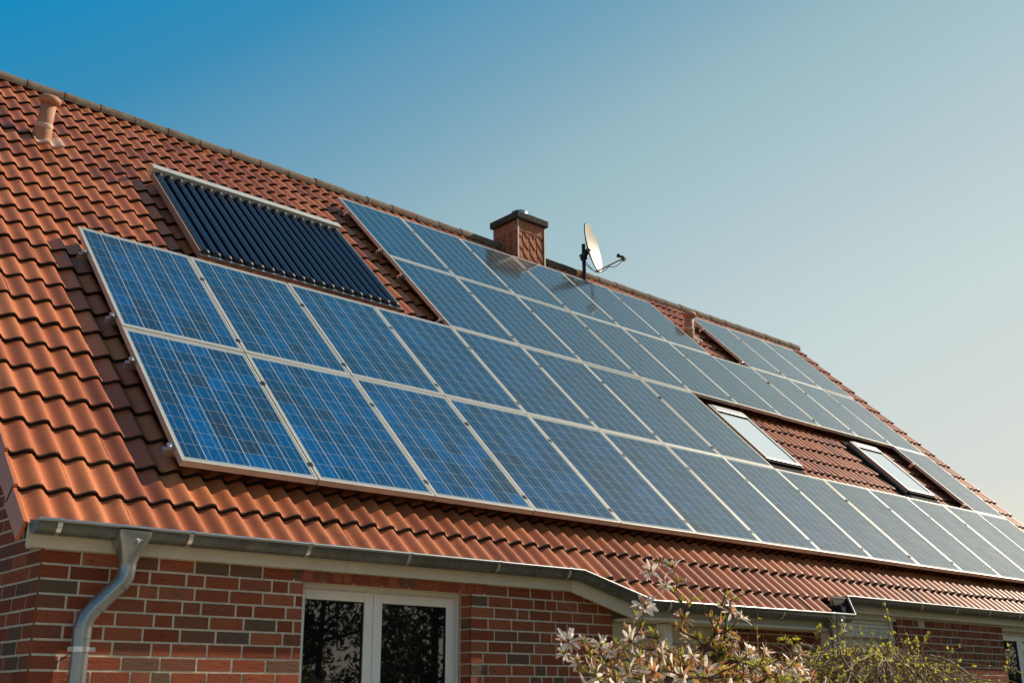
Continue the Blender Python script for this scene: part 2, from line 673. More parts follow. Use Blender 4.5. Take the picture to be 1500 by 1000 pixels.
def tile(mb, ua, ub, vlow, vtop, jit=True, n_off=0.0, vfun=None):
    """one double-wave clay tile with its own mossy, shade-darkened nose"""
    K = int(round((ub - ua) / 0.15 * 9))
    dn = random.gauss(0, .0020) if jit else 0
    dv = random.gauss(0, .0045) if jit else 0
    tw = random.gauss(0, .007) if jit else 0
    us = [ua + (ub - ua) * i / K for i in range(K + 1)]
    rows = [(0.0, 'low', -.005), (.013, 'low', -.001), (.05, 'low', 0), (.5, 'mid', 0), (1.0, 'top', 0)]
    vs = []
    for (r, kind, nn) in rows:
        for u in us:
            lo = (vfun(u) if vfun else vlow) + dv + tw * (u - ua)
            if kind == 'low':
                v = lo + r
            elif kind == 'mid':
                v = lo + (vtop - lo) * .5
            else:
                v = vtop
            sl = (v - vlow) / GAUGE
            n = N_LOW + AMP * wave(u) - .026 * sl + nn + dn + n_off
            vs.append(rw(u, v, n))
    W = K + 1
    fs = []
    for r in range(len(rows) - 1):
        for i in range(K):
            fs.append((r * W + i, r * W + i + 1, (r + 1) * W + i + 1, (r + 1) * W + i))
    mb.idx(vs, fs, 0, True)
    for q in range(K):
        mb.m[len(mb.m) - len(fs) + q] = 1      # the lip takes the nose's dark moss, which also blots out its sun glint
    # nose of the tile
    top, bot, bk = [], [], []
    for u in us:
        lo = (vfun(u) if vfun else vlow) + dv + tw * (u - ua)
        n = N_LOW + AMP * wave(u) + dn - .005 + n_off
        th = .027 + .013 * random.random()
        top.append(rw(u, lo, n))
        bot.append(rw(u, lo + .003 + .003 * random.random(), n - th))
        bk.append(rw(u, lo + .05, n - th - .002))
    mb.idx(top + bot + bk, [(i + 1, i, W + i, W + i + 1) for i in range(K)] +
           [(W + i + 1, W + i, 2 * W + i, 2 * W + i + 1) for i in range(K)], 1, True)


mb = MB()
ncol = int(round((U1 - U0) / .30))
ncourse = int(math.ceil((V_APEX - V_EAVE) / GAUGE))
for k in range(ncourse):
    v0 = V_EAVE + k * GAUGE
    v1 = min(v0 + GAUGE + .05, V_APEX + .01)
    for c in range(ncol + 1):
        ua = U0 + c * .30
        ub = min(ua + .30, U1)
        if ub - ua < .1:
            continue
        tile(mb, ua, ub, v0, v1)
# the extra course over the porch
u = 3.025
while u < 6.42:
    ub = min(u + .30, 6.43)
    tile(mb, u, ub, V_EAVE - GAUGE + .05, V_EAVE + .05, vfun=lambda q: porch_low(min(max(q, 3.021), 6.429)))
    u += .30
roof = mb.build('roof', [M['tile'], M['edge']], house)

# verges: side flaps of the edge tiles, one to each course
for (ue, sgn) in ((U0, -1), (U1, 1)):
    mb = MB()
    for k in range(ncourse):
        v0 = V_EAVE + k * GAUGE + random.gauss(0, .002)
        v1 = min(v0 + GAUGE + .01, V_APEX)
        n0 = N_LOW + AMP * wave(ue) - .004
        a, b = (ue - .016, ue + .004) if sgn < 0 else (ue - .004, ue + .016)
        for (x0, x1) in ((a, b),):
            P = [(x0, v0, n0 - .125), (x1, v0, n0 - .125), (x1, v0, n0 + .004), (x0, v0, n0 + .004),
                 (x0, v1, n0 - .155), (x1, v1, n0 - .155), (x1, v1, n0 - .022), (x0, v1, n0 - .022)]
            P = [rw(*p) for p in P]
            mb.idx(P, [(0, 1, 2, 3), (7, 6, 5, 4), (0, 3, 7, 4), (1, 5, 6, 2), (3, 2, 6, 7), (0, 4, 5, 1)], 0)
    mb.build('verge', [M['tile']], roof)

# ridge tiles
mb = MB()
x = U0 + .0
k = 0
while x < U1 - .02:
    x2 = min(x + .445, U1 + .02)
    r0, r1 = .100, .094
    pts = []
    dz = random.gauss(0, .003)
    for (xx, r, th) in ((x, r0, 0), (x2, r1, 0)):
        ring = []
        for i in range(13):
            a = pi * (-.12 + 1.24 * i / 12)
            ring.append(Vector((xx, RIDGE_Y - cos(a) * r, RIDGE_Z - .048 + dz + sin(a) * r)))
        pts += ring
    mb.idx(pts, [(i, i + 1, 13 + i + 1, 13 + i) for i in range(12)], 0, True)
    # thickness of the wide end
    inner = []
    for i in range(13):
        a = pi * (-.12 + 1.24 * i / 12)
        inner.append(Vector((x, RIDGE_Y - cos(a) * (r0 - .010), RIDGE_Z - .048 + dz + sin(a) * (r0 - .010))))
    mb.idx(pts[:13] + inner, [(i + 1, i, 13 + i, 13 + i + 1) for i in range(12)], 0)
    ends = []
    for i in range(13):
        a = pi * (-.12 + 1.24 * i / 12)
        ends.append(Vector((x2, RIDGE_Y - cos(a) * (r1 - .018), RIDGE_Z - .048 + dz + sin(a) * (r1 - .018))))
    mb.idx(pts[13:] + ends, [(i, i + 1, 13 + i + 1, 13 + i) for i in range(12)], 0)
    x += .415
    k += 1
mb.build('ridge', M['ridge'], roof)

# deck below the tiles, and the far slope
mb = MB()
Yb = 2 * RIDGE_Y


def slab(pts, th):
    n = (pts[1] - pts[0]).cross(pts[2] - pts[0]).normalized() * th
    low = [p - n for p in pts]
    mb.idx(pts + low, [(0, 1, 2, 3), (7, 6, 5, 4), (0, 4, 5, 1), (1, 5, 6, 2), (2, 6, 7, 3), (3, 7, 4, 0)])


slab([rw(U0 + .03, V_EAVE + .06, -.20), rw(U1 - .03, V_EAVE + .06, -.20), rw(U1 - .03, V_APEX - .06, -.20), rw(U0 + .03, V_APEX - .06, -.20)], .03)
slab([rw(3.66, -.86, -.20), rw(6.40, -.86, -.20), rw(6.40, V_EAVE + .058, -.20), rw(3.66, V_EAVE + .058, -.20)], .02)
mb.build('roof_deck', M['underlay'], roof)
mb = MB()
e0 = rw(0, V_EAVE, -.13)
slab([Vector((U1, Yb - e0.y, e0.z)), Vector((U0, Yb - e0.y, e0.z)), Vector((U0, RIDGE_Y + .01, RIDGE_Z - .03)), Vector((U1, RIDGE_Y + .01, RIDGE_Z - .03))], .05)
mb.build('rear_slope', M['tile'], roof)

# --- brick walls, every brick laid
WX0, WX1, WY = -0.875, 14.93, -0.29
CH = 0.0775
WTOP = 2.385
OPEN = [(0.738, 2.096, 1.05, 2.325), (3.530, 4.889, 0.0, 2.6), (6.441, 7.806, 1.0, 2.356), (10.158, 11.78, 1.0, 2.347)]
MAXZ = RIDGE_Z - .30


def brick_run(mb, a, b, z, place, seed):
    """a course of mixed headers and stretchers between a and b"""
    rng = random.Random(seed)
    t = a
    first = True
    while t < b - .02:
        L = .105 if rng.random() < .24 else .21
        if first and seed % 2:
            L = .152
        first = False
        e = min(t + L, b)
        if b - e < .06:
            e = b
        place(t, e, z, rng)
        t = e + .0115


def brick_box(mb, P, d):
    """P: four front corners, d: depth vector (into the wall)"""
    c = .002
    ctr = (P[0] + P[1] + P[2] + P[3]) / 4
    ins = []
    for p in P:
        q = p.copy()
        dx = (P[1] - P[0]).normalized()
        dz = (P[3] - P[0]).normalized()
        q += dx * (c if (p - ctr).dot(dx) < 0 else -c) + dz * (c if (p - ctr).dot(dz) < 0 else -c)
        ins.append(q)
    mid = [p + d * .35 for p in P]
    bk = [p + d for p in P]
    fs = [(0, 1, 2, 3)]
    for i in range(4):
        j = (i + 1) % 4
        fs.append((4 + i, 4 + j, j, i))
        fs.append((8 + i, 8 + j, 4 + j, 4 + i))
    mb.idx(ins + mid + bk, fs, 0)


mb = MB()
ncr = int(WTOP / CH)
for k in range(ncr + 1):
    z0 = WTOP - (k + 1) * CH + .0105
    z1 = WTOP - k * CH
    if z1 < 0.02:
        break
    # the pieces of wall between openings on this course
    segs = [(WX0, WX1)]
    for (xa, xb, za, zb) in OPEN:
        if z1 > za and z0 < zb - .02:
            new = []
            for (p, q) in segs:
                if xb <= p or xa >= q:
                    new.append((p, q))
                else:
                    if xa - p > .03:
                        new.append((p, xa))
                    if q - xb > .03:
                        new.append((xb, q))
            segs = new
    for si, (p, q) in enumerate(segs):
        def place(t, e, z, rng):
            j = rng.gauss(0, .0012)
            brick_box(mb, [Vector((t, WY + j, z0)), Vector((e, WY + j, z0)), Vector((e, WY + j, z1)), Vector((t, WY + j, z1))], Vector((0, .012 - j, 0)))
        brick_run(mb, p, q, z0, place, k * 13 + si * 4)
    for (xa, xb, za, zb) in OPEN[:1] + OPEN[2:]:
        zt1 = min(z1, zb)
        if zt1 - z0 > .02 and z0 > za:
            for (xx, sg) in ((xa, -1), (xb, 1)):
                P = [Vector((xx, WY + .004, z0)), Vector((xx, WY + .115, z0)), Vector((xx, WY + .115, zt1)), Vector((xx, WY + .004, zt1))]
                if sg < 0:
                    P = [P[1], P[0], P[3], P[2]]
                brick_box(mb, P, Vector((.012 * sg, 0, 0)))
# upright bricks over the first window
xx = .66
while xx < 2.25:
    brick_box(mb, [Vector((xx, WY - .004, 2.330)), Vector((xx + .062, WY - .004, 2.330)), Vector((xx + .062, WY - .004, 2.386)), Vector((xx, WY - .004, 2.386))], Vector((0, .014, 0)))
    xx += .0735
# mortar behind
my = WY + .0032


def wall_panel(x0, x1, z0, z1):
    mb.face([(x0, my, z0), (x1, my, z0), (x1, my, z1), (x0, my, z1)], 1)


xs = [WX0 + .009] + sum([[a - .009, b + .009] for (a, b, _, _) in OPEN], []) + [WX1 - .009]
for i in range(0, len(xs), 2):
    wall_panel(xs[i], xs[i + 1], 0, WTOP + .08)
for (a, b, za, zb) in OPEN:
    if za > 0:
        wall_panel(a, b, 0, za)
    wall_panel(a, b, min(zb, WTOP + .08), WTOP + .085)
for (a, b, za, zb) in OPEN:
    zt = min(zb, 2.46)
    d = .36 if za == 0 else .16
    mb.face([(a - .009, my, za), (a - .009, my + d, za), (a - .009, my + d, zt), (a - .009, my, zt)], 1)
    mb.face([(b + .009, my + d, za), (b + .009, my, za), (b + .009, my, zt), (b + .009, my + d, zt)], 1)
    mb.face([(a, my, zt), (a, my + d, zt), (b, my + d, zt), (b, my, zt)], 1)
    if za > 0:
        mb.face([(a, my + d, za), (a, my, za), (b, my, za), (b, my + d, za)], 1)
wall = mb.build('front_wall', [M['brick'], M['mortar']], house)

mb = MB()
gx = WX0
Yback = Yb - WY


def gable_top(y):
    yy = y if y < RIDGE_Y else Yb - y
    return rw(0, V_EAVE, -.24).z + (yy - rw(0, V_EAVE, -.24).y) * math.tan(PITCH)


k = 0
while True:
    z1 = WTOP - CH * (k if k < ncr + 1 else ncr - k)
    if k >= ncr + 1:
        z1 = WTOP + CH * (k - ncr)
    z0 = z1 - CH + .0105
    k += 1
    if z1 < .02:
        continue
    if z0 > gable_top(RIDGE_Y) - .05:
        break
    ya = WY + .001
    ye = Yback
    if z1 > gable_top(WY):
        ya = RIDGE_Y - (gable_top(RIDGE_Y) - z1)
        ye = Yb - ya

    def place(t, e, z, rng):
        j = rng.gauss(0, .0012)
        brick_box(mb, [Vector((gx - j, e, z0)), Vector((gx - j, t, z0)), Vector((gx - j, t, z1)), Vector((gx - j, e, z1))], Vector((.012 + j, 0, 0)))
    brick_run(mb, ya, ye, z0, place, k * 7 + 1001)
mx = gx + .0032
mb.face([(mx, Yback, 0), (mx, WY + .009, 0), (mx, WY + .009, gable_top(WY)), (mx, RIDGE_Y, gable_top(RIDGE_Y)), (mx, Yback, gable_top(WY))], 1)
mb.build('gable_wall', [M['brick'], M['mortar']], house)
mb = MB()
mx = WX1
mb.face([(mx, WY + .009, 0), (mx, Yback, 0), (mx, Yback, gable_top(WY)), (mx, RIDGE_Y, gable_top(RIDGE_Y)), (mx, WY + .009, gable_top(WY))], 0)
mb.face([(mx, Yback, 0), (WX0 + .009, Yback, 0), (WX0 + .009, Yback, 2.5), (mx, Yback, 2.5)], 0)
mb.build('rear_wall', [M['brick']], house)

# --- eaves boards, following the eaves out over the porch
def sweep(mb, path, prof, m=0, closed=True, smooth=False, caps=True):
    """prof: list of (out, z); path: points; 'out' is horizontal, to the right-hand side seen along the path"""
    n = len(path)
    rings = []
    for i in range(n):
        def hdir(a, b):
            d = Vector((b.x - a.x, b.y - a.y, 0)).normalized()
            return d
        if i == 0:
            d0 = d1 = hdir(path[0], path[1])
        elif i == n - 1:
            d0 = d1 = hdir(path[-2], path[-1])
        else:
            d0, d1 = hdir(path[i - 1], path[i]), hdir(path[i], path[i + 1])
        n0 = Vector((d0.y, -d0.x, 0))
        n1 = Vector((d1.y, -d1.x, 0))
        o = (n0 + n1)
        o = o / max(.2, o.dot(n0)) if o.length > 1e-6 else n0
        rings.append([path[i] + o * p[0] + Vector((0, 0, p[1])) for p in prof])
    W = len(prof)
    vs = [p for r in rings for p in r]
    fs = []
    last = W if closed else W - 1
    for i in range(n - 1):
        for k in range(last):
            k2 = (k + 1) % W
            fs.append((i * W + k, i * W + k2, (i + 1) * W + k2, (i + 1) * W + k))
    mb.idx(vs, fs, m, smooth)
    if caps and closed:
        mb.face([p for p in rings[0]], m)
        mb.face([p for p in reversed(rings[-1])], m)


GZ = 2.512
gpath = [Vector((-.975, -.405, GZ)), Vector((3.05, -.405, GZ + .012)), Vector((3.60, -.600, 2.318)), Vector((6.37, -.600, 2.335)),
         Vector((6.575, -.405, 2.530)), Vector((15.02, -.405, 2.542))]
boards = MB()
# fascia paths are separate boards with butt joints
fas = [[(-.975, -.34), (1.02, -.34)], [(1.023, -.34), (3.03, -.34)]]
bt, tp = 2.389, 2.515
for (a, b) in fas:
    boards.box((a[0], -.34, bt), (b[0], -.318, tp))
    boards.box((max(a[0], -.93), -.317, bt + .004), (b[0], -.2, bt + .020))
boards.box((-.975, -.3425, bt + .055), (3.03, -.340, tp - .002))
# diagonal and porch beam
prof = [(0, -.0), (.0, .125), (-.035, .125), (-.035, 0)]
sweep(boards, [Vector((3.032, -.345, 2.385)), Vector((3.58, -.530, 2.182)), Vector((6.42, -.530, 2.186)), Vector((6.47, -.535, 2.30))], prof)
prof = [(0, 0), (0, .02), (-.33, .02), (-.33, 0)]
sweep(boards, [Vector((3.58, -.566, 2.19)), Vector((6.42, -.566, 2.193))], prof)
P_ = [Vector((3.02, -.325, 2.395)), Vector((3.58, -.50, 2.198)), Vector((3.66, -.50, 2.198)), Vector((3.66, -.20, 2.398)), Vector((3.02, -.20, 2.398))]
boards.face(list(reversed(P_)))
boards.box((6.56, -.34, 2.405), (14.95, -.318, 2.535))
boards.box((6.56, -.317, 2.409), (14.95, -.2, 2.425))
boards.build('eaves_board', M['paint'], house)

fl_ = MB()
fl_.bbox((6.40, -.53, 2.19), (6.43, -.22, 2.44), .003)
fl_.build('side_flashing', M['flash'], house)
# --- gutter
mb = MB()
R_ = .066
prof = []
for i in range(15):
    a = pi * i / 14
    prof.append((-cos(a) * R_, -sin(a) * R_))
back = [(-.066, .018)]
lip = []
for i in range(9):
    a = pi + 1.7 * pi * i / 8
    lip.append((R_ + .0095 + cos(a) * .0095, .004 + sin(-a) * -.0095))
outer = back + prof + [(R_ + .0095 + cos(pi - 1.75 * pi * i / 8) * .0095, .003 + sin(pi - 1.75 * pi * i / 8) * .0095) for i in range(1, 9)]
sweep(mb, gpath, outer, 0, closed=False, smooth=True, caps=False)
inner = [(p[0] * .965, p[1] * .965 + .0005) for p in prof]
sweep(mb, gpath, list(reversed(inner)), 1, closed=False, smooth=True, caps=False)  # inside coloured dark to take down its sunlit brightness
for (P, s) in ((gpath[0], -1), (gpath[-1], 1)):
    ring = [P + Vector((0, -p[0], p[1])) for p in prof]
    mb.face(ring if s > 0 else list(reversed(ring)))
    ring2 = [P + Vector((-s * .004, -p[0] * .97, p[1] * .97)) for p in prof]
    mb.face(list(reversed(ring2)) if s > 0 else ring2)
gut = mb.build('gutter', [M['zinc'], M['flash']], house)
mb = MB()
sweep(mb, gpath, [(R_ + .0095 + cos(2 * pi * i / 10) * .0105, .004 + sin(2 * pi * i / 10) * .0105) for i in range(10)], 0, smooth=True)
mb.build('bead', M['pipe'], gut)  # bead in paler metal, so the lip's sun highlight sits in its colour


def bracket(x, yc, zc):
    b = MB()
    w = .013
    pr = []
    for i in range(15):
        a = pi * (.0 + 1.0 * i / 14)
        pr.append((-cos(a) * (R_ + .0025), -sin(a) * (R_ + .0025)))
    pr.append((R_ + .021, .006))
    pr.append((R_ + .012, .017))
    pr.append((R_ - .004, .012))
    o = [Vector((x, yc - p[0], zc + p[1])) for p in pr]
    vs = []
    for p in o:
        vs += [p + Vector((-w, 0, 0)), p + Vector((w, 0, 0))]
    b.idx(vs, [(2 * i, 2 * i + 1, 2 * i + 3, 2 * i + 2) for i in range(len(o) - 1)], 0, True)
    return b.build('gutter_bracket', M['alu_raw'], gut)


for x in (-.86, -.12, .66, 1.42, 2.20, 2.90):
    bracket(x, -.405, GZ + .012 * (x + .975) / 4.0)
for x in (3.80, 4.55, 5.30, 6.05):
    bracket(x, -.600, 2.318 + .017 * (x - 3.6) / 2.77)
for x in (7.3, 8.05, 8.8, 9.55, 10.3, 11.05, 11.8, 12.55, 13.3, 14.05):
    bracket(x, -.405, 2.530 + .012 * (x - 6.575) / 8.4)

# --- downpipes
def outlet(mb, cx, cy, ztop, zbot, wx, wy, r):
    rings = []
    for (z, t) in ((ztop, 0), (ztop - .03, .06), (ztop - (ztop - zbot) * .55, .55), (zbot, 1.0), (zbot - .02, 1.0)):
        ring = []
        for k in range(24):
            a = 2 * pi * k / 24
            ca, sa = cos(a), sin(a)
            e = .35
            sqx = math.copysign(abs(ca) ** e, ca) * wx
            sqy = math.copysign(abs(sa) ** e, sa) * wy
            ring.append(Vector((cx + sqx * (1 - t) + ca * r * t, cy + sqy * (1 - t) + sa * r * t, z)))
        rings += ring
    fs = []
    for i in range(4):
        for k in range(24):
            fs.append((i * 24 + k, (i + 1) * 24 + k, (i + 1) * 24 + (k + 1) % 24, i * 24 + (k + 1) % 24))
    mb.idx(rings, fs, 0, True)


def star(mb, c, r, th=.004):
    n = 8
    pts = []
    for i in range(2 * n):
        a = pi * i / n
        rr = r if i % 2 == 0 else r * .32
        if i % 4 == 2:
            rr = r * .62
        pts.append(c + Vector((cos(a) * rr, -.001, sin(a) * rr)))
    top = c + Vector((0, -th, 0))
    for i in range(2 * n):
        mb.face([pts[i], pts[(i + 1) % (2 * n)], top])


mb = MB()
ox, oy = -.452, -.412
outlet(mb, ox, oy, 2.500, 2.335, .098, .088, .047)
pipe = [Vector((ox, oy, 2.335)), Vector((ox, oy, 2.30)), Vector((ox - .004, oy + .002, 2.262)), Vector((ox - .022, oy + .007, 2.226)),
        Vector((ox - .135, oy + .036, 2.098)), Vector((ox - .174, oy + .046, 2.044)), Vector((ox - .187, oy + .051, 2.000)), Vector((ox - .19, oy + .052, 1.955)),
        Vector((ox - .19, oy + .052, 0.05))]
mb.tube(pipe, .0465, 24)
for (a_, b_) in ((3, 4), (4, 3)):
    d = (pipe[b_] - pipe[a_]).normalized()
    p = pipe[a_] + d * .004
    mb.tube([p - d * .005, p + d * .005], .0482, 24)
mb.tube([Vector((ox - .19, oy + .052, 1.93)), Vector((ox - .19, oy + .052, 1.985))], .0492, 24)
dp = mb.build('downpipe', M['pipe'], house)
mb = MB()
star(mb, Vector((ox + .012, oy - .0795, 2.452)), .030)
mb.build('star_emblem', M['alu_raw'], dp)
mb = MB()
cx_, cy_ = ox - .19, oy + .052
mb.tube([Vector((cx_, cy_, 1.862)), Vector((cx_, cy_, 1.888))], .0505, 24)
mb.bbox((cx_ + .048, cy_ - .02, 1.864), (cx_ + .075, cy_ - .008, 1.886), .002)
mb.tube([Vector((cx_ + .062, cy_ - .03, 1.875)), Vector((cx_ + .062, cy_ + .004, 1.875))], .006, 8)
mb.bbox((cx_ - .072, cy_ - .02, 1.864), (cx_ - .048, cy_ - .008, 1.886), .002)
mb.tube([Vector((cx_, cy_, 1.875)), Vector((cx_, WY + .01, 1.875))], .006, 8)
mb.build('pipe_clamp', M['alu_raw'], dp)
mb = MB()
outlet(mb, 6.15, -.60, 2.325, 2.16, .085, .085, .045)
mb.tube([(6.15, -.60, 2.15), (6.15, -.60, .05)], .042, 20)
dp2 = mb.build('downpipe', M['pipe'], house)
mb = MB()
star(mb, Vector((6.158, -.681, 2.285)), .02)
mb.build('star_emblem', M['alu_raw'], dp2)

# --- windows
def window(xa, xb, za, zb, split, panes_extra=True):
    y0 = -.155
    w = MB()
    f = .072
    # outer frame
    w.bbox((xa, y0, za), (xa + f, y0 + .07, zb), .004)
    w.bbox((xb - f, y0, za), (xb, y0 + .07, zb), .004)
    w.bbox((xa + f, y0, zb - .05), (xb - f, y0 + .07, zb), .004)
    w.bbox((xa + f, y0, za), (xb - f, y0 + .07, za + .06), .004)
    win = w.build('window', M['pvc'], house)
    # two sashes either side of the meeting stile
    for (p, q) in ((xa + f - .02, split - .002), (split + .002, xb - f + .02)):
        s = MB()
        ys = y0 - .014
        wd = .07
        s.bbox((p, ys, za + .045), (p + (wd if p > xa + .2 else .04), ys + .05, zb - .035), .006)
        s.bbox((q - (wd if q < xb - .2 or True else .05), ys, za + .045), (q, ys + .05, zb - .035), .006)
        pl = p + (wd if p > xa + .2 else .04)
        s.bbox((pl, ys, zb - .035 - .062), (q - wd, ys + .05, zb - .035), .006)
        s.bbox((pl, ys, za + .045), (q - wd, ys + .05, za + .11), .006)
        s.build('sash', M['pvc'], win)
        gk = MB()
        e = .006
        x0, x1, z0, z1 = pl, q - wd, za + .11, zb - .097
        for (A, B) in (((x0, z0), (x0 + e, z1)), ((x1 - e, z0), (x1, z1)), ((x0 + e, z0), (x1 - e, z0 + e)), ((x0 + e, z1 - e), (x1 - e, z1))):
            gk.box((A[0], ys + .008, A[1]), (B[0], ys + .03, B[1]))
        gk.build('gasket', M['gasket'], win)
        pn = MB()
        pn.box((x0 + .001, ys + .018, z0 + .001), (x1 - .001, ys + .034, z1 - .001))
        pn.build('pane', M['glass'], win)
    return win


window(.738, 2.096, 1.05, 2.325, 1.355)
window(10.158, 11.78, 1.0, 2.347, 10.84)
w3 = window(6.441, 7.806, 1.0, 2.20, 6.98)
mb = MB()
for i in range(4):
    z1 = 2.356 - i * .041
    mb.bbox((6.49, -.235, z1 - .039), (7.74, -.220, z1), .006)
mb.bbox((6.49, -.25, 2.186), (7.74, -.215, 2.204), .004)
mb.bbox((7.74, -.26, 1.0), (7.78, -.21, 2.355), .004)
mb.bbox((6.45, -.26, 1.0), (6.49, -.21, 2.355), .004)
mb.build('roller_shutter', M['slat'], house)

# --- porch entrance: white cladding, post and door
mb = MB()
mb.bbox((3.525, -.20, 0.0), (4.93, -.16, 2.40), .004)
mb.bbox((3.545, -.225, 2.05), (4.885, -.2005, 2.19), .004)
mb.bbox((3.545, -.22, 1.86), (3.605, -.2005, 2.05), .003)
mb.build('porch_panel', M['paint'], house)
mb = MB()
mb.bbox((4.02, -.40, 0.0), (4.11, -.31, 2.185), .006)
mb.build('porch_post', M['pvc'], house)
mb = MB()
mb.bbox((6.22, -.50, 0.0), (6.36, -.40, 2.185), .006)
mb.build('porch_post', M['pvc'], house)
mb = MB()
mb.bbox((4.09, -.245, .02), (4.86, -.2025, 2.02), .006)
for xx in (4.19, 4.33, 4.68):
    mb.box((xx, -.248, .1), (xx + .012, -.2455, 1.98))
dr = mb.build('front_door', M['paint'], house)
mb = MB()
mb.box((4.41, -.250, 1.80), (4.57, -.246, 1.98))
mb.build('pane', M['glass'], dr)
mb = MB()
mb.tube([(4.79, -.30, .98), (4.79, -.30, 1.12)], .01, 8)
mb.tube([(4.79, -.245, 1.0), (4.79, -.30, 1.0)], .008, 8)
mb.build('handle', M['alu_raw'], dr)
mb = MB()
mb.box((3.615, -.2075, 1.9), (3.70, -.2005, 2.04))
mb.build('porch_light_window', M['glass'], house)

# --- chimney
ch = MB()
CX0, CX1, CY0, CY1, CZ = 7.275, 7.815, 4.86, 5.40, 8.475
ch.box((CX0 + .012, CY0 + .012, 7.4), (CX1 - .012, CY1 - .012, CZ))
chim = ch.build('chimney', M['underlay'], house)


def clip_poly(poly, x0, x1, z0, z1):
    def cl(P, f, inter):
        out = []
        for i in range(len(P)):
            a, b = P[i], P[(i + 1) % len(P)]
            fa, fb = f(a), f(b)
            if fa >= 0:
                out.append(a)
            if fa * fb < 0:
                t = fa / (fa - fb)
                out.append(tuple(a[k] + (b[k] - a[k]) * t for k in range(3)))
        return out
    for f in (lambda p: p[0] - x0, lambda p: x1 - p[0], lambda p: p[1] - z0, lambda p: z1 - p[1]):
        if len(poly) < 3:
            return []
        poly = cl(poly, f, None)
    return poly


sh = MB()


def shingle_face(org, ax, nrm, w, zlow, ztop):
    """thin lapped shingles: a square top course, slanted courses below"""
    def put(poly, th):
        poly = clip_poly(poly, 0, w, zlow, ztop)
        if len(poly) < 3:
            return
        pts = [org + ax * p[0] + Vector((0, 0, p[1])) + nrm * p[2] for p in poly]
        low = [p - nrm * th for p in pts]
        m_ = len(pts)
        nrm_f = (pts[1] - pts[0]).cross(pts[2] - pts[0])
        if nrm_f.dot(nrm) < 0:
            pts.reverse()
            low.reverse()
        sh.idx(pts + low, [tuple(range(m_))] + [(i, m_ + i, m_ + (i + 1) % m_, (i + 1) % m_) for i in range(m_)])
    TH = .175
    for i in range(4):
        x = i * .19 - .04
        put([(x, ztop - TH, .018), (x + .184, ztop - TH, .014), (x + .184, ztop, .006), (x, ztop, .008)], .006)
    # slanted courses, each shingle a lozenge stepping down to the right
    d1 = Vector((.150, 0, -.165))     # along the slanted course
    d2 = Vector((.01, 0, -.190))     # to the next course down
    for a in range(-4, 9):
        for b in range(-6, 9):
            o = Vector((-.05, 0, ztop - TH + .02)) + d1 * a + d2 * b
            q = [o, o + d1 * .98, o + d1 * .98 + d2 * .80 + Vector((-.018, 0, 0)), o + d1 * .8 + d2 * 1.0, o + d2 * 1.0]
            hs = [.002, .004, .012, .017, .013]
            pts = [(p.x, p.z, h) for p, h in zip(q, hs)]
            pts = [p for p in pts]
            put(clip_poly(pts, -1, 2, zlow, ztop - TH + .012), .005)


zl = 7.45
shingle_face(Vector((CX0, CY0 + .012, 0)), Vector((1, 0, 0)), Vector((0, -1, 0)), CX1 - CX0, zl, CZ - .002)
shingle_face(Vector((CX0 + .012, CY1, 0)), Vector((0, -1, 0)), Vector((-1, 0, 0)), CY1 - CY0, zl, CZ - .002)
shingle_face(Vector((CX1 - .012, CY0, 0)), Vector((0, 1, 0)), Vector((1, 0, 0)), CY1 - CY0, zl, CZ - .002)
sh.build('shingle_cladding', M['shingle'], chim)
for (x, y) in ((CX0, CY0), (CX1, CY0), (CX0, CY1), (CX1, CY1)):
    mb = MB()
    mb.box((x - .008 - .004, y - .008 - .004, 7.42), (x + .008 + .002, y + .008 + .002, CZ - .001))
    mb.build('corner_trim', M['trim'], chim)
mb = MB()
mb.bbox((CX0 - .055, CY0 - .055, CZ), (CX1 + .045, CY1 + .045, CZ + .105), .012)
mb.build('chimney_cap', M['concrete'], chim)
mb = MB()
mb.lathe([(.0, .15), (.105, .15), (.11, .0), (.125, .0), (.128, .155), (.105, .16), (.10, .13), (.0, .13)], (7.53, 5.10, CZ + .095), (0, 0, 1), 28)
mb.build('flue', M['steel'], chim)

# --- clay vent pipes
def vent(u, v, h, tilt):
    base = rw(u, v, -.165)
    ax = Vector((0, 0, 1)).lerp(EN, tilt).normalized()
    b = MB()
    b.lathe([(.098, -.03), (.094, .06), (.088, .10), (.082, .135)], base, ax, 24)
    b.lathe([(.076, .135), (.074, h - .06), (.0, h - .06)], base, ax, 24)
    vt = b.build('roof_vent', M['vent'], house)
    b = MB()
    b.lathe([(.082, .125), (.0865, .13), (.0865, .165), (.080, .175), (.074, .176)], base, ax, 24)
    # flange tile
    for s in range(2):
        K = 10
        vs = []
        for (vv, nn) in ((v - .13 - .0, 0.006), (v - .115, .012), (v + .10, -.004)):
            for i in range(K + 1):
                uu = u - .085 + .15 * s + .15 * i / K - .02
                vs.append(rw(uu, vv, N_LOW + AMP * wave(uu) + nn + .006))
        W = K + 1
        b.idx(vs, [(r * W + i, r * W + i + 1, (r + 1) * W + i + 1, (r + 1) * W + i) for r in range(2) for i in range(K)], 0, True)
        lo = [rw(u - .105 + .15 * s + .15 * i / K, v - .13, N_LOW + AMP * wave(u - .105 + .15 * s + .15 * i / K) - .012) for i in range(K + 1)]
        b.idx(vs[:W] + lo, [(i + 1, i, W + i, W + i + 1) for i in range(K)], 0, True)
    b.build('collar', M['vent_pale'], vt)
    b = MB()
    b.lathe([(.0, h - .075), (.085, h - .075), (.108, h - .055), (.112, h - .03), (.104, h - .008), (.075, h + .012), (.0, h + .022)], base, ax, 28)
    b.build('vent_cap', M['vent'], vt)


vent(.157, 5.716, .455, .35)
vent(10.50, 5.97, .42, .15)

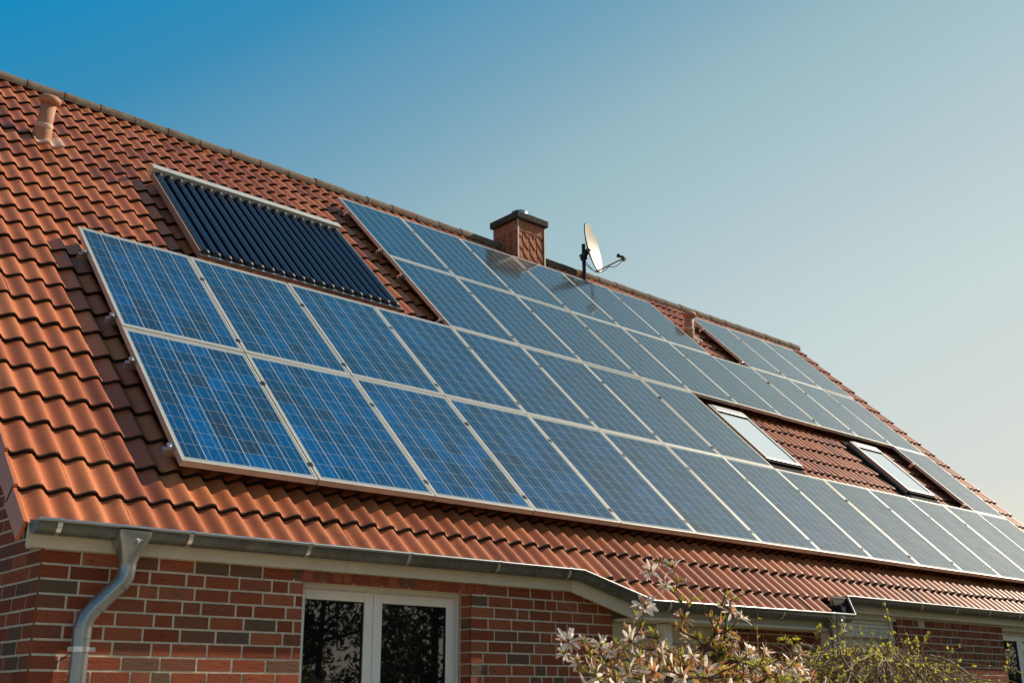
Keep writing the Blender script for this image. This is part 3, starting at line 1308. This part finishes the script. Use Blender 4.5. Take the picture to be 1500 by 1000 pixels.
# --- skylights
def skylight(u0, u1, v0, v1, shade):
    top, bot = -.035, -.165

    def T(p):
        return rw(p.x, p.y, p.z)
    b = MB()
    fw = .052
    b.bbox((u0, v0, bot), (u0 + fw, v1, top), .006, 0, T)
    b.bbox((u1 - fw, v0, bot), (u1, v1, top), .006, 0, T)
    b.bbox((u0 + fw, v1 - .13, bot), (u1 - fw, v1, top + .008), .006, 0, T)
    b.bbox((u0 + fw, v0, bot), (u1 - fw, v0 + .055, top - .002), .006, 0, T)
    s = b.build('skylight', M['sky_frame'], house)
    b = MB()
    b.box((u0 + fw, v0 + .055, -.10), (u1 - fw, v1 - .13, top - .012), 0, T)
    b.build('pane', M['skyglass'], s)
    b = MB()   # dark flashing gutters each side, and the apron
    b.box((u0 - .075, v0 - .10, -.19), (u0 - .002, v1 + .06, -.098), 0, T)
    b.box((u1 + .002, v0 - .10, -.19), (u1 + .030, v1 + .06, -.098), 0, T)
    b.box((u0 - .001, v0 - .16, -.19), (u1 + .001, v0 - .002, -.085), 0, T)
    b.box((u0 - .001, v1 + .002, -.19), (u1 + .001, v1 + .06, -.088), 0, T)
    b.box((u0 + fw, v1 - .150, top - .011), (u1 - fw, v1 - .131, top + .004), 0, T)
    b.bbox((u0 + .01, v0 - .035, -.085), (u1 - .01, v0 - .003, -.052), .004, 0, T)
    b.build('flashing', M['flash'], s)


skylight(8.20, 8.96, 1.97, 3.16, 0)
skylight(11.56, 12.32, 1.97, 3.17, 1)

# ------------------------------------------------------------------ solar panels (each a thing)
RM = Matrix(((1, 0, 0), (0, CP, -SP), (0, SP, CP))).to_4x4()
PW, PL, FT = .986, 1.654, .045
b = MB()
fw = .014
b.box((0, 0, -FT), (fw, PL, 0))
b.box((PW - fw, 0, -FT), (PW, PL, 0))
b.box((fw, 0, -FT), (PW - fw, fw, 0))
b.box((fw, PL - fw, -FT), (PW - fw, PL, 0))
frame0 = b.build('frame', M['alu'])
b = MB()
b.box((fw, fw, -.012), (PW - fw, PL - fw, -.0025))
glass0 = b.build('cell_sheet', M['cell'])
rows = {0: list(range(14)), 1: list(range(8)) + [13], 2: list(range(4, 14)), 3: [4, 5, 6, 7, 8, 9, 11, 12, 13]}
ORD = ['first', 'second', 'third', 'fourth', 'fifth', 'sixth', 'seventh', 'eighth', 'ninth', 'tenth', 'eleventh', 'twelfth', 'thirteenth', 'fourteenth']


def panel_label(j, i):
    look = 'bright blue' if (i < 4 and j < 2) else ('dull blue' if i < 8 else 'pale grey-blue reflecting')
    if j == 0:
        return '%s solar panel, %s from the left in the long row nearest the eaves' % (look, ORD[i])
    if j == 1:
        if i == 13:
            return 'pale solar panel standing alone between the right skylight and the right roof edge'
        if i == 7:
            return 'solar panel against the left side of the left skylight, second row up'
        return '%s solar panel, %s from the left in the second row above the eaves' % (look, ORD[i])
    if j == 2:
        return '%s solar panel, %s from the left in the row just above the skylights' % (look, ORD[i - 4])
    if i < 10:
        if i == 6:
            return 'top-row solar panel mirroring the brick-red chimney, third from the left along the ridge'
        return 'top-row solar panel along the ridge, %s from the left in the group of six' % ORD[i - 4]
    return 'top-row solar panel right of the tiled gap, %s of the three by the roof end' % ORD[i - 11]


first = True
rng = random.Random(5)
for j, cols in rows.items():
    for i in cols:
        mtx = Matrix.Translation(rw(i + .007, j * PH + .007, rng.gauss(0, .0008))) @ RM
        mtx = mtx @ Matrix.Rotation(rng.gauss(0, .0014), 4, 'X') @ Matrix.Rotation(rng.gauss(0, .0014), 4, 'Y')
        p = empty('solar_panel', mat=mtx)
        tag(p, panel_label(j, i), 'solar panel', 'solar panels on the roof')
        if first:
            fr, gl = frame0, glass0
            first = False
        else:
            fr, gl = frame0.copy(), glass0.copy()
            COL.objects.link(fr)
            COL.objects.link(gl)
        fr.parent = p
        gl.parent = p
        fr.matrix_parent_inverse = Matrix.Identity(4)
        gl.matrix_parent_inverse = Matrix.Identity(4)

# mounting rails with their clamps
rail_spans = [(0, 0, 14), (1, 0, 8), (1, 13, 14), (2, 4, 14), (3, 4, 10), (3, 11, 14)]
ROWN = ['bottom row', 'second row', 'third row', 'top row']
for (j, a, c) in rail_spans:
    for hi in (0, 1):
        v = j * PH + (.18, 1.22)[hi]
        r = empty('mounting_rail', mat=Matrix.Translation(rw(a, v, -.046)) @ RM)
        if (j, a) == (1, 13):
            where = 'behind the lone panel right of the skylights'
        elif j == 3:
            where = 'behind the %s of top-row panels' % ('left group' if a == 4 else 'right group')
        else:
            where = 'behind the %s of solar panels' % ROWN[j]
        tag(r, '%s bare metal rail %s' % (('lower', 'upper')[hi], where), 'rail', 'rails under the solar panels')
        m_ = MB()
        L = c - a
        m_.box((-.055, -.02, -.042), (L + .01, .02, -.001))
        for q in range(int(L) + 1):
            m_.box((q + .3 if q < L else q - .2, -.03, -.085), (q + .34 if q < L else q - .16, .03, -.043))
        m_.build('rail_bar', M['alu_raw'], r)
        m_ = MB()
        m_.bbox((-.038, -.022, -.001), (-.001, .022, .032), .003)
        m_.tube([(-.02, 0, .03), (-.02, 0, .042)], .007, 6)
        m_.build('end_clamp', M['alu_raw'], r)
        for q in range(1, int(L)):
            m_ = MB()
            m_.box((q - .0065, -.03, .0), (q + .0065, .03, .044))
            m_.box((q - .014, -.022, .0475), (q + .014, .022, .0505))
            m_.tube([(q, 0, .0505), (q, 0, .055)], .005, 6)
            m_.build('mid_clamp', M['black_metal'], r)

# ------------------------------------------------------------------ evacuated tube collector
cu0, cu1, cv0, cv1 = 1.16, 3.44, 3.49, 5.40
tc = empty('tube_collector', mat=Matrix.Translation(rw(cu0, cv0, 0)) @ RM)
tag(tc, 'solar thermal collector of dark blue glass tubes under a white header box', 'solar collector')
CW, CL = cu1 - cu0, cv1 - cv0
b = MB()
b.box((.0, .03, -.06), (.014, CL - .09, .004))
b.build('side_frame', M['frame_dull'], tc)
b = MB()
b.box((CW - .014, .03, -.06), (CW, CL - .09, .004))
b.build('side_frame', M['frame_dull'], tc)
b = MB()
b.bbox((-.01, CL - .10, -.06), (CW + .01, CL + .015, .062), .012)
b.build('header_box', M['alu'], tc)
b = MB()
b.box((0, 0, -.065), (CW, .030, -.02))
b.box((0, -.012, -.035), (CW, .012, -.012))
for q in range(4):
    b.box((CW * (.06 + q * .29), -.02, -.06), (CW * (.06 + q * .29) + .05, .028, -.008))
b.build('bottom_rail', M['alu_raw'], tc)
b = MB()
b.box((.022, .03, -.068), (CW - .022, CL - .10, -.058))
b.build('reflector_sheet', M['black_metal'], tc)
NTU = 20
for q in range(NTU):
    x = .066 + (CW - .132) * q / (NTU - 1)
    b = MB()
    b.tube([(x, .055, -.012), (x, CL - .115, -.012)], .034, 20)
    tb = b.build('glass_tube', M['vacuum'], tc)
    b = MB()
    b.lathe([(.0, .0), (.026, .0), (.040, .012), (.041, .05), (.037, .055)], (x, .012, -.012), (0, 1, 0), 16)
    b.build('end_cap', M['gasket'], tb)
    b = MB()
    b.lathe([(.037, .0), (.043, .004), (.043, .03), (.037, .034)], (x, CL - .135, -.012), (0, 1, 0), 16)
    b.build('collar', M['gasket'], tb)

# ------------------------------------------------------------------ satellite dish
DX, DY = 8.90, 5.08
dish = empty('satellite_dish', (DX, DY, 7.95))
tag(dish, 'cream satellite dish on a dark mast standing behind the panels at the ridge', 'satellite dish')
b = MB()
b.tube([(0, 0, -.25), (0, 0, .63)], .030, 14)
b.build('mast', M['black_metal'], dish)
naz, nel = radians(-64), radians(9)
nd = Vector((cos(naz) * cos(nel), sin(naz) * cos(nel), sin(nel)))
dside = Vector((-sin(naz), cos(naz), 0))
dup = nd.cross(dside).normalized()
if dup.z < 0:
    dup = -dup
dc = Vector((0, 0, .445)) + nd * .185 + dside * .0 + dup * .075
b = MB()
NR, NS = 8, 36
vs = [dc - nd * .075]
for r in range(1, NR + 1):
    t = r / NR
    for k in range(NS):
        a = 2 * pi * k / NS
        vs.append(dc + dside * (cos(a) * .375 * t) + dup * (sin(a) * .42 * t) - nd * (.075 * (1 - t * t)))
fs = [(0, 1 + k, 1 + (k + 1) % NS) for k in range(NS)]
for r in range(NR - 1):
    for k in range(NS):
        fs.append((1 + r * NS + k, 1 + (r + 1) * NS + k, 1 + (r + 1) * NS + (k + 1) % NS, 1 + r * NS + (k + 1) % NS))
b.idx(vs, fs, 0, True)
# rim and back
off = len(vs)
rim = [vs[1 + (NR - 1) * NS + k] - nd * .016 + (vs[1 + (NR - 1) * NS + k] - dc).normalized() * .006 for k in range(NS)]
out = [vs[1 + (NR - 1) * NS + k] for k in range(NS)]
b.idx(out + rim, [(k, NS + k, NS + (k + 1) % NS, (k + 1) % NS) for k in range(NS)], 1, True)
bk = [v - nd * .012 for v in vs]
bk[1 + (NR - 1) * NS:] = rim
b.idx(bk, [tuple(reversed(f)) for f in fs], 1, True)
b.build('reflector', [M['dish'], M['black_metal']], dish)
b = MB()
b.bbox((-.03, -.05, .36), (.03, .05, .47), .006)
b.tube([Vector((0, 0, .42)), dc - nd * .08], .04, 10)
b.tube([(-.11, .0, .405), (.05, 0, .405)], .009, 6)
b.tube([(-.09, .0, .375), (.05, 0, .375)], .007, 6)
b.tube([Vector((0, 0, .30)), Vector((0, 0, .34))], .032, 12)
b.build('bracket', M['black_metal'], dish)
b = MB()
low = dc - dup * .415 - nd * .02
tip = low + nd * .44 + dup * .075
b.tube([low - nd * .03, low + nd * .02 + dup * .0, tip], .013, 8)
b.build('feed_arm', M['trim'], dish)
b = MB()
to_dish = (dc - tip).normalized()
q = tip + dup * .03
b.tube([q - to_dish * .04, q + to_dish * .03], .022, 12)
b.tube([q + to_dish * .03, q + to_dish * .05, q + to_dish * .085], [.016, .03, .032], 14)
b.bbox((-.025, -.03, -.05), (.025, .03, .02), .006, 0, lambda p: p + q - to_dish * .03)
b.build('receiver', M['black_metal'], dish)
b = MB()


def sag(a, c, s, n=9):
    return [a.lerp(c, i / n) + Vector((0, 0, -s * 4 * (i / n) * (1 - i / n))) for i in range(n + 1)]


b.tube(sag(q - to_dish * .04, low.lerp(tip, .45) - dup * .02, .06), .006, 6)
b.tube(sag(low.lerp(tip, .45) - dup * .02, low - dup * .02, .03), .006, 6)
b.tube(sag(low - dup * .02, Vector((.01, -.01, .30)), .02), .006, 6)
b.tube(sag(low - dup * .01 - nd * .03, Vector((.015, -.02, .33)), .01), .006, 6)
b.build('cable', M['gasket'], dish)

# ------------------------------------------------------------------ plants
def rvec(rng):
    while True:
        v = Vector((rng.uniform(-1, 1), rng.uniform(-1, 1), rng.uniform(-1, 1)))
        if .05 < v.length < 1:
            return v.normalized()


def leaf(mb, p, d, L, W, rng, m=0, fold=.25, curl=.2):
    d = d.normalized()
    s = d.cross(rvec(rng))
    s = s.normalized() if s.length > .01 else d.orthogonal().normalized()
    n = s.cross(d)
    a = p
    b1 = p + d * L * .35 + s * W * .5 + n * W * fold
    b2 = p + d * L * .35 - s * W * .5 + n * W * fold
    mid = p + d * L * .4
    c1 = p + d * L * .72 + s * W * .36 + n * (W * fold - L * curl * .3)
    c2 = p + d * L * .72 - s * W * .36 + n * (W * fold - L * curl * .3)
    m2 = p + d * L * .74 - n * L * curl * .3
    t = p + d * L - n * L * curl
    mb.idx([a, b1, mid, b2, c1, m2, c2, t], [(0, 2, 1), (0, 3, 2), (1, 2, 5, 4), (2, 3, 6, 5), (4, 5, 7), (5, 6, 7)], m, True)


def petal(mb, p, d, side, L, W, curl, rng, m=0):
    """a strap-like petal, narrow at its base, that bends back along its length"""
    n = d.cross(side).normalized()
    K = 5
    vs = []
    pos = p.copy()
    dd = d.copy()
    ws = [.28, .60, .90, 1.0, .92, .50]
    for i in range(K + 1):
        w = W * ws[i] * .5
        vs += [pos + side * w + n * w * .35, pos.copy(), pos - side * w + n * w * .35]
        dd = (dd - n * curl / K + rvec(rng) * .05).normalized()
        pos = pos + dd * (L / K)
    fs = []
    for i in range(K):
        for k in range(2):
            fs.append((i * 3 + k, i * 3 + k + 1, (i + 1) * 3 + k + 1, (i + 1) * 3 + k))
    mb.idx(vs, fs, m, True)


def blossom(pos, axis, size, fresh, rng, parent, root):
    b = MB()
    p0 = pos - root
    axis = axis.normalized()
    a = axis.orthogonal().normalized()
    c = axis.cross(a)
    npet = rng.randint(10, 15)
    for i in range(npet):
        th = 2 * pi * i / npet + rng.uniform(-.35, .35)
        rad = a * cos(th) + c * sin(th)
        op = rng.uniform(.35, 1.25) if fresh > .3 else rng.uniform(.7, 1.6)
        d = (axis * cos(op) + rad * sin(op)).normalized()
        side = axis.cross(rad).normalized()
        d = (d + Vector((0, 0, -.25 * (1.2 - fresh)))).normalized()
        side = (side - d * side.dot(d)).normalized()
        m = 0 if rng.random() < fresh else 1
        petal(b, p0 + rad * .004, d, side, size * rng.uniform(.55, 1.1), size * rng.uniform(.17, .27), rng.uniform(.1, 1.3), rng, m)
    # tuft of stamens / sepals at the heart
    for i in range(7):
        d = (axis + rvec(rng) * .5).normalized()
        leaf(b, p0, d, size * rng.uniform(.22, .42), size * .09, rng, 1)
    for i in range(rng.randint(0, 2)):
        d = (axis * .3 + rvec(rng)).normalized()
        leaf(b, p0, d, size * rng.uniform(.4, .7), size * .2, rng, 2)
    return b.build('blossom', [M['petal'], M['petal_old'], M['leaf_new']], parent)


def grow(rng, seed_pts, targets, step=.07, wob=.018, sag=0.0):
    """skeleton: every target is tied to the nearest earlier node by a wobbling twig. returns nodes, parent ids"""
    nodes = [Vector(p) for p in seed_pts]
    par = [-1] + list(range(len(seed_pts) - 1))
    tips = []
    base = nodes[0]
    order = sorted(range(len(targets)), key=lambda i: (targets[i] - nodes[-1]).length)
    for ti in order:
        t = targets[ti]
        best, bi = 1e9, 0
        for i, nd_ in enumerate(nodes):
            dvec = t - nd_
            cost = dvec.length + max(0, -dvec.z) * 1.5 + max(0, nd_.z - t.z + .05) * 1.0
            if cost < best:
                best, bi = cost, i
        a = nodes[bi]
        L = (t - a).length
        n = max(2, int(L / step))
        perp = rvec(rng) * L * rng.uniform(.05, .16)
        prev = bi
        for k in range(1, n + 1):
            f = k / n
            p = a.lerp(t, f) + perp * sin(pi * f) + (rvec(rng) * wob * (1 if k < n else 0)) + Vector((0, 0, -sag * sin(pi * f) * L))
            nodes.append(p)
            par.append(prev)
            prev = len(nodes) - 1
        tips.append((ti, prev))
    return nodes, par, tips


def skeleton_mesh(mb, nodes, par, root, rmin, rmax, power=.42, seg=7, exclude=()):
    n = len(nodes)
    kids = [[] for _ in range(n)]
    for i, p in enumerate(par):
        if p >= 0:
            kids[p].append(i)
    load = [0] * n
    for i in reversed(range(n)):
        load[i] = max(1, sum(load[k] for k in kids[i]))
    mxl = max(load)
    rad = [min(rmax, rmin * (load[i] ** power)) for i in range(n)]
    done = set()
    for i in range(n):
        for kx, k in enumerate(sorted(kids[i], key=lambda q: -load[q])):
            if k in done:
                continue
            if kx == 0 and i in done:
                continue
            chain = [i, k]
            done.add(k)
            cur = k
            while kids[cur]:
                nx = max(kids[cur], key=lambda q: load[q])
                if nx in done:
                    break
                chain.append(nx)
                done.add(nx)
                cur = nx
            rs = [min(rad[c], rad[chain[1]] * 1.0) for c in chain]
            rs[-1] *= .7
            mb.tube([nodes[c] - root for c in chain], rs, seg)
    return rad


# the magnolia
rng = random.Random(21)
root = camray(1000, 1120, 3.75)
root.z = 0
mag = empty('magnolia_shrub', root)
tag(mag, 'magnolia shrub with fading white star blossoms and young leaves before the porch', 'shrub')
bl = [  # px, py, depth, size px, freshness
    (955, 838, 3.6, 40, .75), (986, 832, 3.62, 36, .6), (968, 822, 3.66, 26, .3), (1003, 853, 3.7, 22, .9), (975, 858, 3.5, 24, .9),
    (945, 890, 3.45, 52, .85), (1000, 905, 3.6, 40, .35), (1070, 896, 3.7, 46, .6), (1086, 905, 3.7, 34, .9), (1052, 912, 3.75, 26, .4),
    (832, 940, 3.4, 48, .97), (828, 958, 3.42, 34, .9), (855, 940, 3.5, 36, .2), (846, 970, 3.4, 28, .8), (880, 945, 3.45, 36, .85), (893, 952, 3.5, 28, .5),
    (925, 940, 3.5, 46, .8), (940, 930, 3.55, 34, .85), (905, 962, 3.45, 34, .5), (958, 952, 3.5, 34, .4), (980, 950, 3.7, 30, .6),
    (875, 990, 3.35, 60, .95), (895, 985, 3.5, 44, .6), (922, 985, 3.4, 46, .7), (938, 972, 3.55, 42, .85), (960, 985, 3.4, 50, .6),
    (985, 978, 3.5, 48, .85), (1000, 990, 3.4, 50, .85), (1018, 972, 3.6, 44, .6), (1035, 985, 3.5, 44, .4), (1050, 968, 3.7, 36, .25),
    (1062, 990, 3.5, 48, .2), (1082, 968, 3.7, 40, .8), (1100, 962, 3.75, 40, .97), (1110, 975, 3.6, 36, .9), (1088, 990, 3.5, 40, .4),
    (1120, 955, 3.75, 30, .95), (1118, 992, 3.6, 40, .2), (1140, 985, 3.7, 44, .5), (1160, 975, 3.8, 40, .55), (1175, 990, 3.75, 36, .35),
    (1145, 1005, 3.6, 44, .5), (1050, 940, 3.8, 24, .5), (1008, 935, 3.75, 26, .4), (868, 1010, 3.3, 60, .8), (910, 1012, 3.3, 50, .6),
    (950, 1015, 3.3, 50, .6), (990, 1020, 3.3, 50, .5), (1030, 1015, 3.3, 50, .5), (1070, 1020, 3.3, 50, .4), (1110, 1022, 3.4, 50, .5),
    (1200, 1010, 3.8, 44, .5), (1075, 935, 3.8, 26, .4), (935, 905, 3.7, 22, .5)]
for q in range(44):      # smaller half-open and fading ones through the crown
    px = rng.triangular(845, 1200, 1010)
    lo_ = 935 if px < 1080 else 955
    bl.append((px, rng.uniform(lo_, 1005), rng.uniform(3.35, 3.85), rng.uniform(20, 34), rng.choice((.15, .3, .5, .8, .95))))
targets = []
for (px, py, dpt, sz, fr) in bl:
    targets.append(camray(px, py, dpt))
# leafy twigs without blossom
tw = [(1062, 872, 3.8), (1080, 880, 3.85), (1090, 870, 3.8), (990, 870, 3.6), (1012, 880, 3.6), (920, 920, 3.6), (870, 955, 3.5), (1040, 905, 3.7),
      (1065, 925, 3.7), (1032, 935, 3.7), (955, 925, 3.55), (1000, 925, 3.65), (1045, 950, 3.6), (890, 975, 3.45), (975, 965, 3.6), (1130, 970, 3.7),
      (1010, 955, 3.6), (1025, 962, 3.5), (905, 945, 3.6), (850, 985, 3.4), (1095, 945, 3.8), (1068, 950, 3.7)]
for (px, py, d) in tw:
    targets.append(camray(px, py, d))
for q in range(70):
    tw.append((rng.triangular(845, 1205, 1010), rng.uniform(945, 1012), rng.uniform(3.3, 3.9)))
    targets.append(camray(*tw[-1]))
# fullness behind and below, out of the photo's frame
for i in range(60):
    a = rng.uniform(0, 2 * pi)
    r = rng.uniform(.1, .75)
    targets.append(Vector((root.x + cos(a) * r, root.y + sin(a) * r, rng.uniform(.7, 1.48))))
trunk = [root, root + Vector((.01, .0, .25)), root + Vector((-.02, .02, .5)), camray(985, 1120, 3.7), camray(950, 1030, 3.65), camray(985, 985, 3.68), camray(1022, 958, 3.7), camray(1042, 938, 3.72), camray(1052, 915, 3.74)]
nodes, par, tips = grow(rng, trunk, targets, .05, .008)
mb = MB()
rad = skeleton_mesh(mb, nodes, par, root, .0022, .022, .46)
mb.build('branches', M['bark'], mag)
tipof = {ti: nid for ti, nid in tips}
cent = camray(1000, 1050, 3.6)
for i, (px, py, dpt, sz, fr) in enumerate(bl):
    p = targets[i]
    nid = tipof[i]
    d = (p - nodes[par[nid]]).normalized()
    axis = d + (p - cent).normalized() * .5 + Vector((0, 0, .25)) - FWD * .5 + rvec(rng) * .35
    size = sz * dpt / 1620.5 * .51
    blossom(p, axis, size, fr, rng, mag, root)
mb = MB()
for ti, nid in tips:
    cur = nid
    for s_ in range(rng.randint(6, 13)):
        if par[cur] < 0:
            break
        p = nodes[cur] - root
        for q in range(rng.randint(1, 4)):
            d = (nodes[cur] - nodes[par[cur]]).normalized() * .8 + rvec(rng) * .7 + Vector((0, 0, .35))
            leaf(mb, p, d, rng.uniform(.014, .036), rng.uniform(.005, .011), rng, 0 if rng.random() < .55 else 1)
        cur = par[cur]
mb.build('foliage', [M['leaf_new'], M['petal_old']], mag)

# arching budding shrub to its right
rng = random.Random(33)
sroot = camray(1290, 1150, 5.3)
sroot.z = 0
shr = empty('budding_shrub', sroot)
tag(shr, 'tangled shrub of arching bare stems with tiny yellow-green leaves right of the magnolia', 'shrub')
stems, fol = MB(), MB()


def outline(px):
    pts = [(1090, 1000), (1130, 980), (1180, 960), (1230, 948), (1270, 945), (1320, 953), (1370, 974), (1420, 996), (1470, 1018)]
    for (a, b_) in zip(pts, pts[1:]):
        if a[0] <= px <= b_[0]:
            return a[1] + (b_[1] - a[1]) * (px - a[0]) / (b_[0] - a[0])
    return 1010


def stem(P, r0, r1, leaves, m=0):
    n = len(P)
    stems.tube([p - sroot for p in P], [r0 + (r1 - r0) * i / (n - 1) for i in range(n)], 5)
    for i in range(2, n):
        for q in range(leaves):
            if rng.random() < .34:
                f = rng.random()
                p = P[i - 1].lerp(P[i], f) - sroot
                d0 = (P[i] - P[i - 1]).normalized()
                base = d0 * .4 + rvec(rng) + Vector((0, 0, .35))
                for z in range(rng.randint(1, 3)):
                    leaf(fol, p, base + rvec(rng) * .7, rng.uniform(.011, .026), rng.uniform(.007, .012), rng, 0)


def bez(a, b_, c, d, n):
    out = []
    for i in range(n + 1):
        t = i / n
        out.append(a * (1 - t) ** 3 + b_ * 3 * t * (1 - t) ** 2 + c * 3 * t * t * (1 - t) + d * t ** 3)
    return out


for i in range(270):
    px = rng.triangular(1110, 1440, 1265)
    dpt = rng.uniform(4.7, 6.0)
    top = outline(px) + abs(rng.gauss(0, 22)) + 2
    apex = camray(px, top, dpt)
    a0 = sroot + Vector((rng.gauss(0, .16), rng.gauss(0, .16), 0))
    out_d = Vector((apex.x - sroot.x, apex.y - sroot.y, 0))
    if out_d.length < .05:
        out_d = Vector((rng.uniform(-1, 1), rng.uniform(-1, 1), 0))
    sgn = rvec(rng)
    end = apex + out_d.normalized() * rng.uniform(.15, .5) + Vector((sgn.x * .3, sgn.y * .3, -rng.uniform(.1, .45)))
    mid = Vector((a0.x + out_d.x * .15, a0.y + out_d.y * .15, apex.z * .9))
    P = bez(a0, mid, Vector((apex.x, apex.y, apex.z + .08)), apex, 12)
    P += bez(apex, apex + (apex - P[-2]) * 3, end + Vector((0, 0, .12)), end, 9)[1:]
    P = [p + rvec(rng) * .006 for p in P]
    stem(P, rng.uniform(.005, .009), .0018, 2)
    # side twigs off the arch
    for q in range(rng.randint(2, 4)):
        k = rng.randint(8, len(P) - 2)
        s0 = P[k]
        d = (rvec(rng) + Vector((0, 0, .35))).normalized()
        L = rng.uniform(.06, .20)
        stem([s0, s0 + d * L * .5 + rvec(rng) * .01, s0 + d * L + Vector((0, 0, -.02))], .0022, .001, 2)
# a few clear single shoots
shoots = [((1112, 985), (1112, 950), (1106, 925), (1110, 898), 4.9), ((1300, 950), (1306, 925), (1302, 895), (1292, 878), 5.3),
          ((1170, 960), (1160, 940), (1150, 930), (1140, 938), 4.9), ((1330, 960), (1326, 945), (1331, 935), (1329, 930), 5.3),
          ((1345, 960), (1344, 945), (1341, 940), (1343, 936), 5.3), ((1350, 950), (1356, 940), (1362, 932), (1364, 924), 5.4),
          ((1168, 955), (1172, 940), (1166, 935), (1168, 936), 4.9), ((1215, 945), (1225, 930), (1235, 925), (1243, 925), 5.2),
          ((1195, 935), (1198, 925), (1200, 920), (1201, 918), 5.1), ((1165, 960), (1185, 962), (1195, 952), (1225, 940), 5.0),
          ((1475, 985), (1478, 965), (1480, 955), (1478, 945), 5.6)]
for (a, b_, c, d, dp_) in shoots:
    P = bez(camray(*a, dp_), camray(*b_, dp_), camray(*c, dp_), camray(*d, dp_), 10)
    if a[1] > 940:
        g0 = camray(a[0], 1000, dp_)
        P = [Vector((sroot.x * .5 + g0.x * .5, sroot.y * .5 + g0.y * .5, .4)), camray(a[0], 1010, dp_)] + P
    stem(P, .0045, .0015, 3)
# three thick arches seen against the wall
for (a, b_, c, d, dp_) in (((1350, 965), (1365, 955), (1395, 960), (1445, 1010), 5.2), ((1200, 975), (1220, 935), (1255, 955), (1262, 1000), 5.0),
                           ((1160, 950), (1175, 935), (1200, 945), (1215, 985), 5.0), ((1240, 965), (1290, 945), (1360, 975), (1400, 1010), 5.1)):
    P = bez(camray(*a, dp_), camray(*b_, dp_), camray(*c, dp_), camray(*d, dp_), 12)
    P = [p + rvec(rng) * .004 for p in P]
    P = [sroot.lerp(P[0], .5) + Vector((0, 0, .0))] + P
    stem(P, .008, .006, 1)
stems.build('stems', M['bark_pale'], shr)
fol.build('foliage', M['leaf_bud'], shr)

# garden trees behind the viewer: what the window panes mirror
rng = random.Random(4)


def garden_tree(h):
    t = empty('garden_tree', (0, 0, 0))
    k = MB()
    k.tube([(0, 0, 0), (.05, .03, h * .3), (.0, -.04, h * .6), (.03, 0, h * .9)], [.09, .07, .05, .02], 9)
    fl = MB()
    for i in range(46):
        z = h * rng.uniform(.05, .9)
        a = rng.uniform(0, 2 * pi)
        L = rng.uniform(.4, 1.0) * h * .36 * (1.2 - z / h)
        e = Vector((cos(a) * L, sin(a) * L, z + L * .45))
        k.tube([Vector((0, 0, z)), Vector((e.x * .5, e.y * .5, z + L * .15)), e], [.04, .025, .008], 5)
        for q in range(230):
            f = rng.uniform(.15, 1.1)
            p = Vector((e.x * f, e.y * f, z + L * .45 * f)) + rvec(rng) * rng.uniform(.05, .5)
            d = rvec(rng)
            leaf(fl, p, d, rng.uniform(.10, .20), rng.uniform(.03, .07), rng)
    return t, k.build('trunk', M['bark'], t), fl.build('crown', M['leaf_dark'], t)


gt = None
for i, x in enumerate((2.5, 5.2, 7.8, 10.2, 13.0, 16.0, 19.5, 23.5, 28.0, 33.0)):
    if gt is None:
        gt = garden_tree(6.6)
        t = gt[0]
    else:
        t = gt[0].copy()
        COL.objects.link(t)
        for c_ in gt[1:]:
            q = c_.copy()
            COL.objects.link(q)
            q.parent = t
    t.location = (x, -11.0 + rng.uniform(-.8, .6), 0)
    t.rotation_euler = (0, 0, rng.uniform(0, 6.28))
    sc_ = rng.uniform(.85, 1.1)
    t.scale = (sc_, sc_, sc_)
    tag(t, 'dark garden tree facing the house, seen only mirrored in the window panes', 'tree', 'garden trees facing the house')
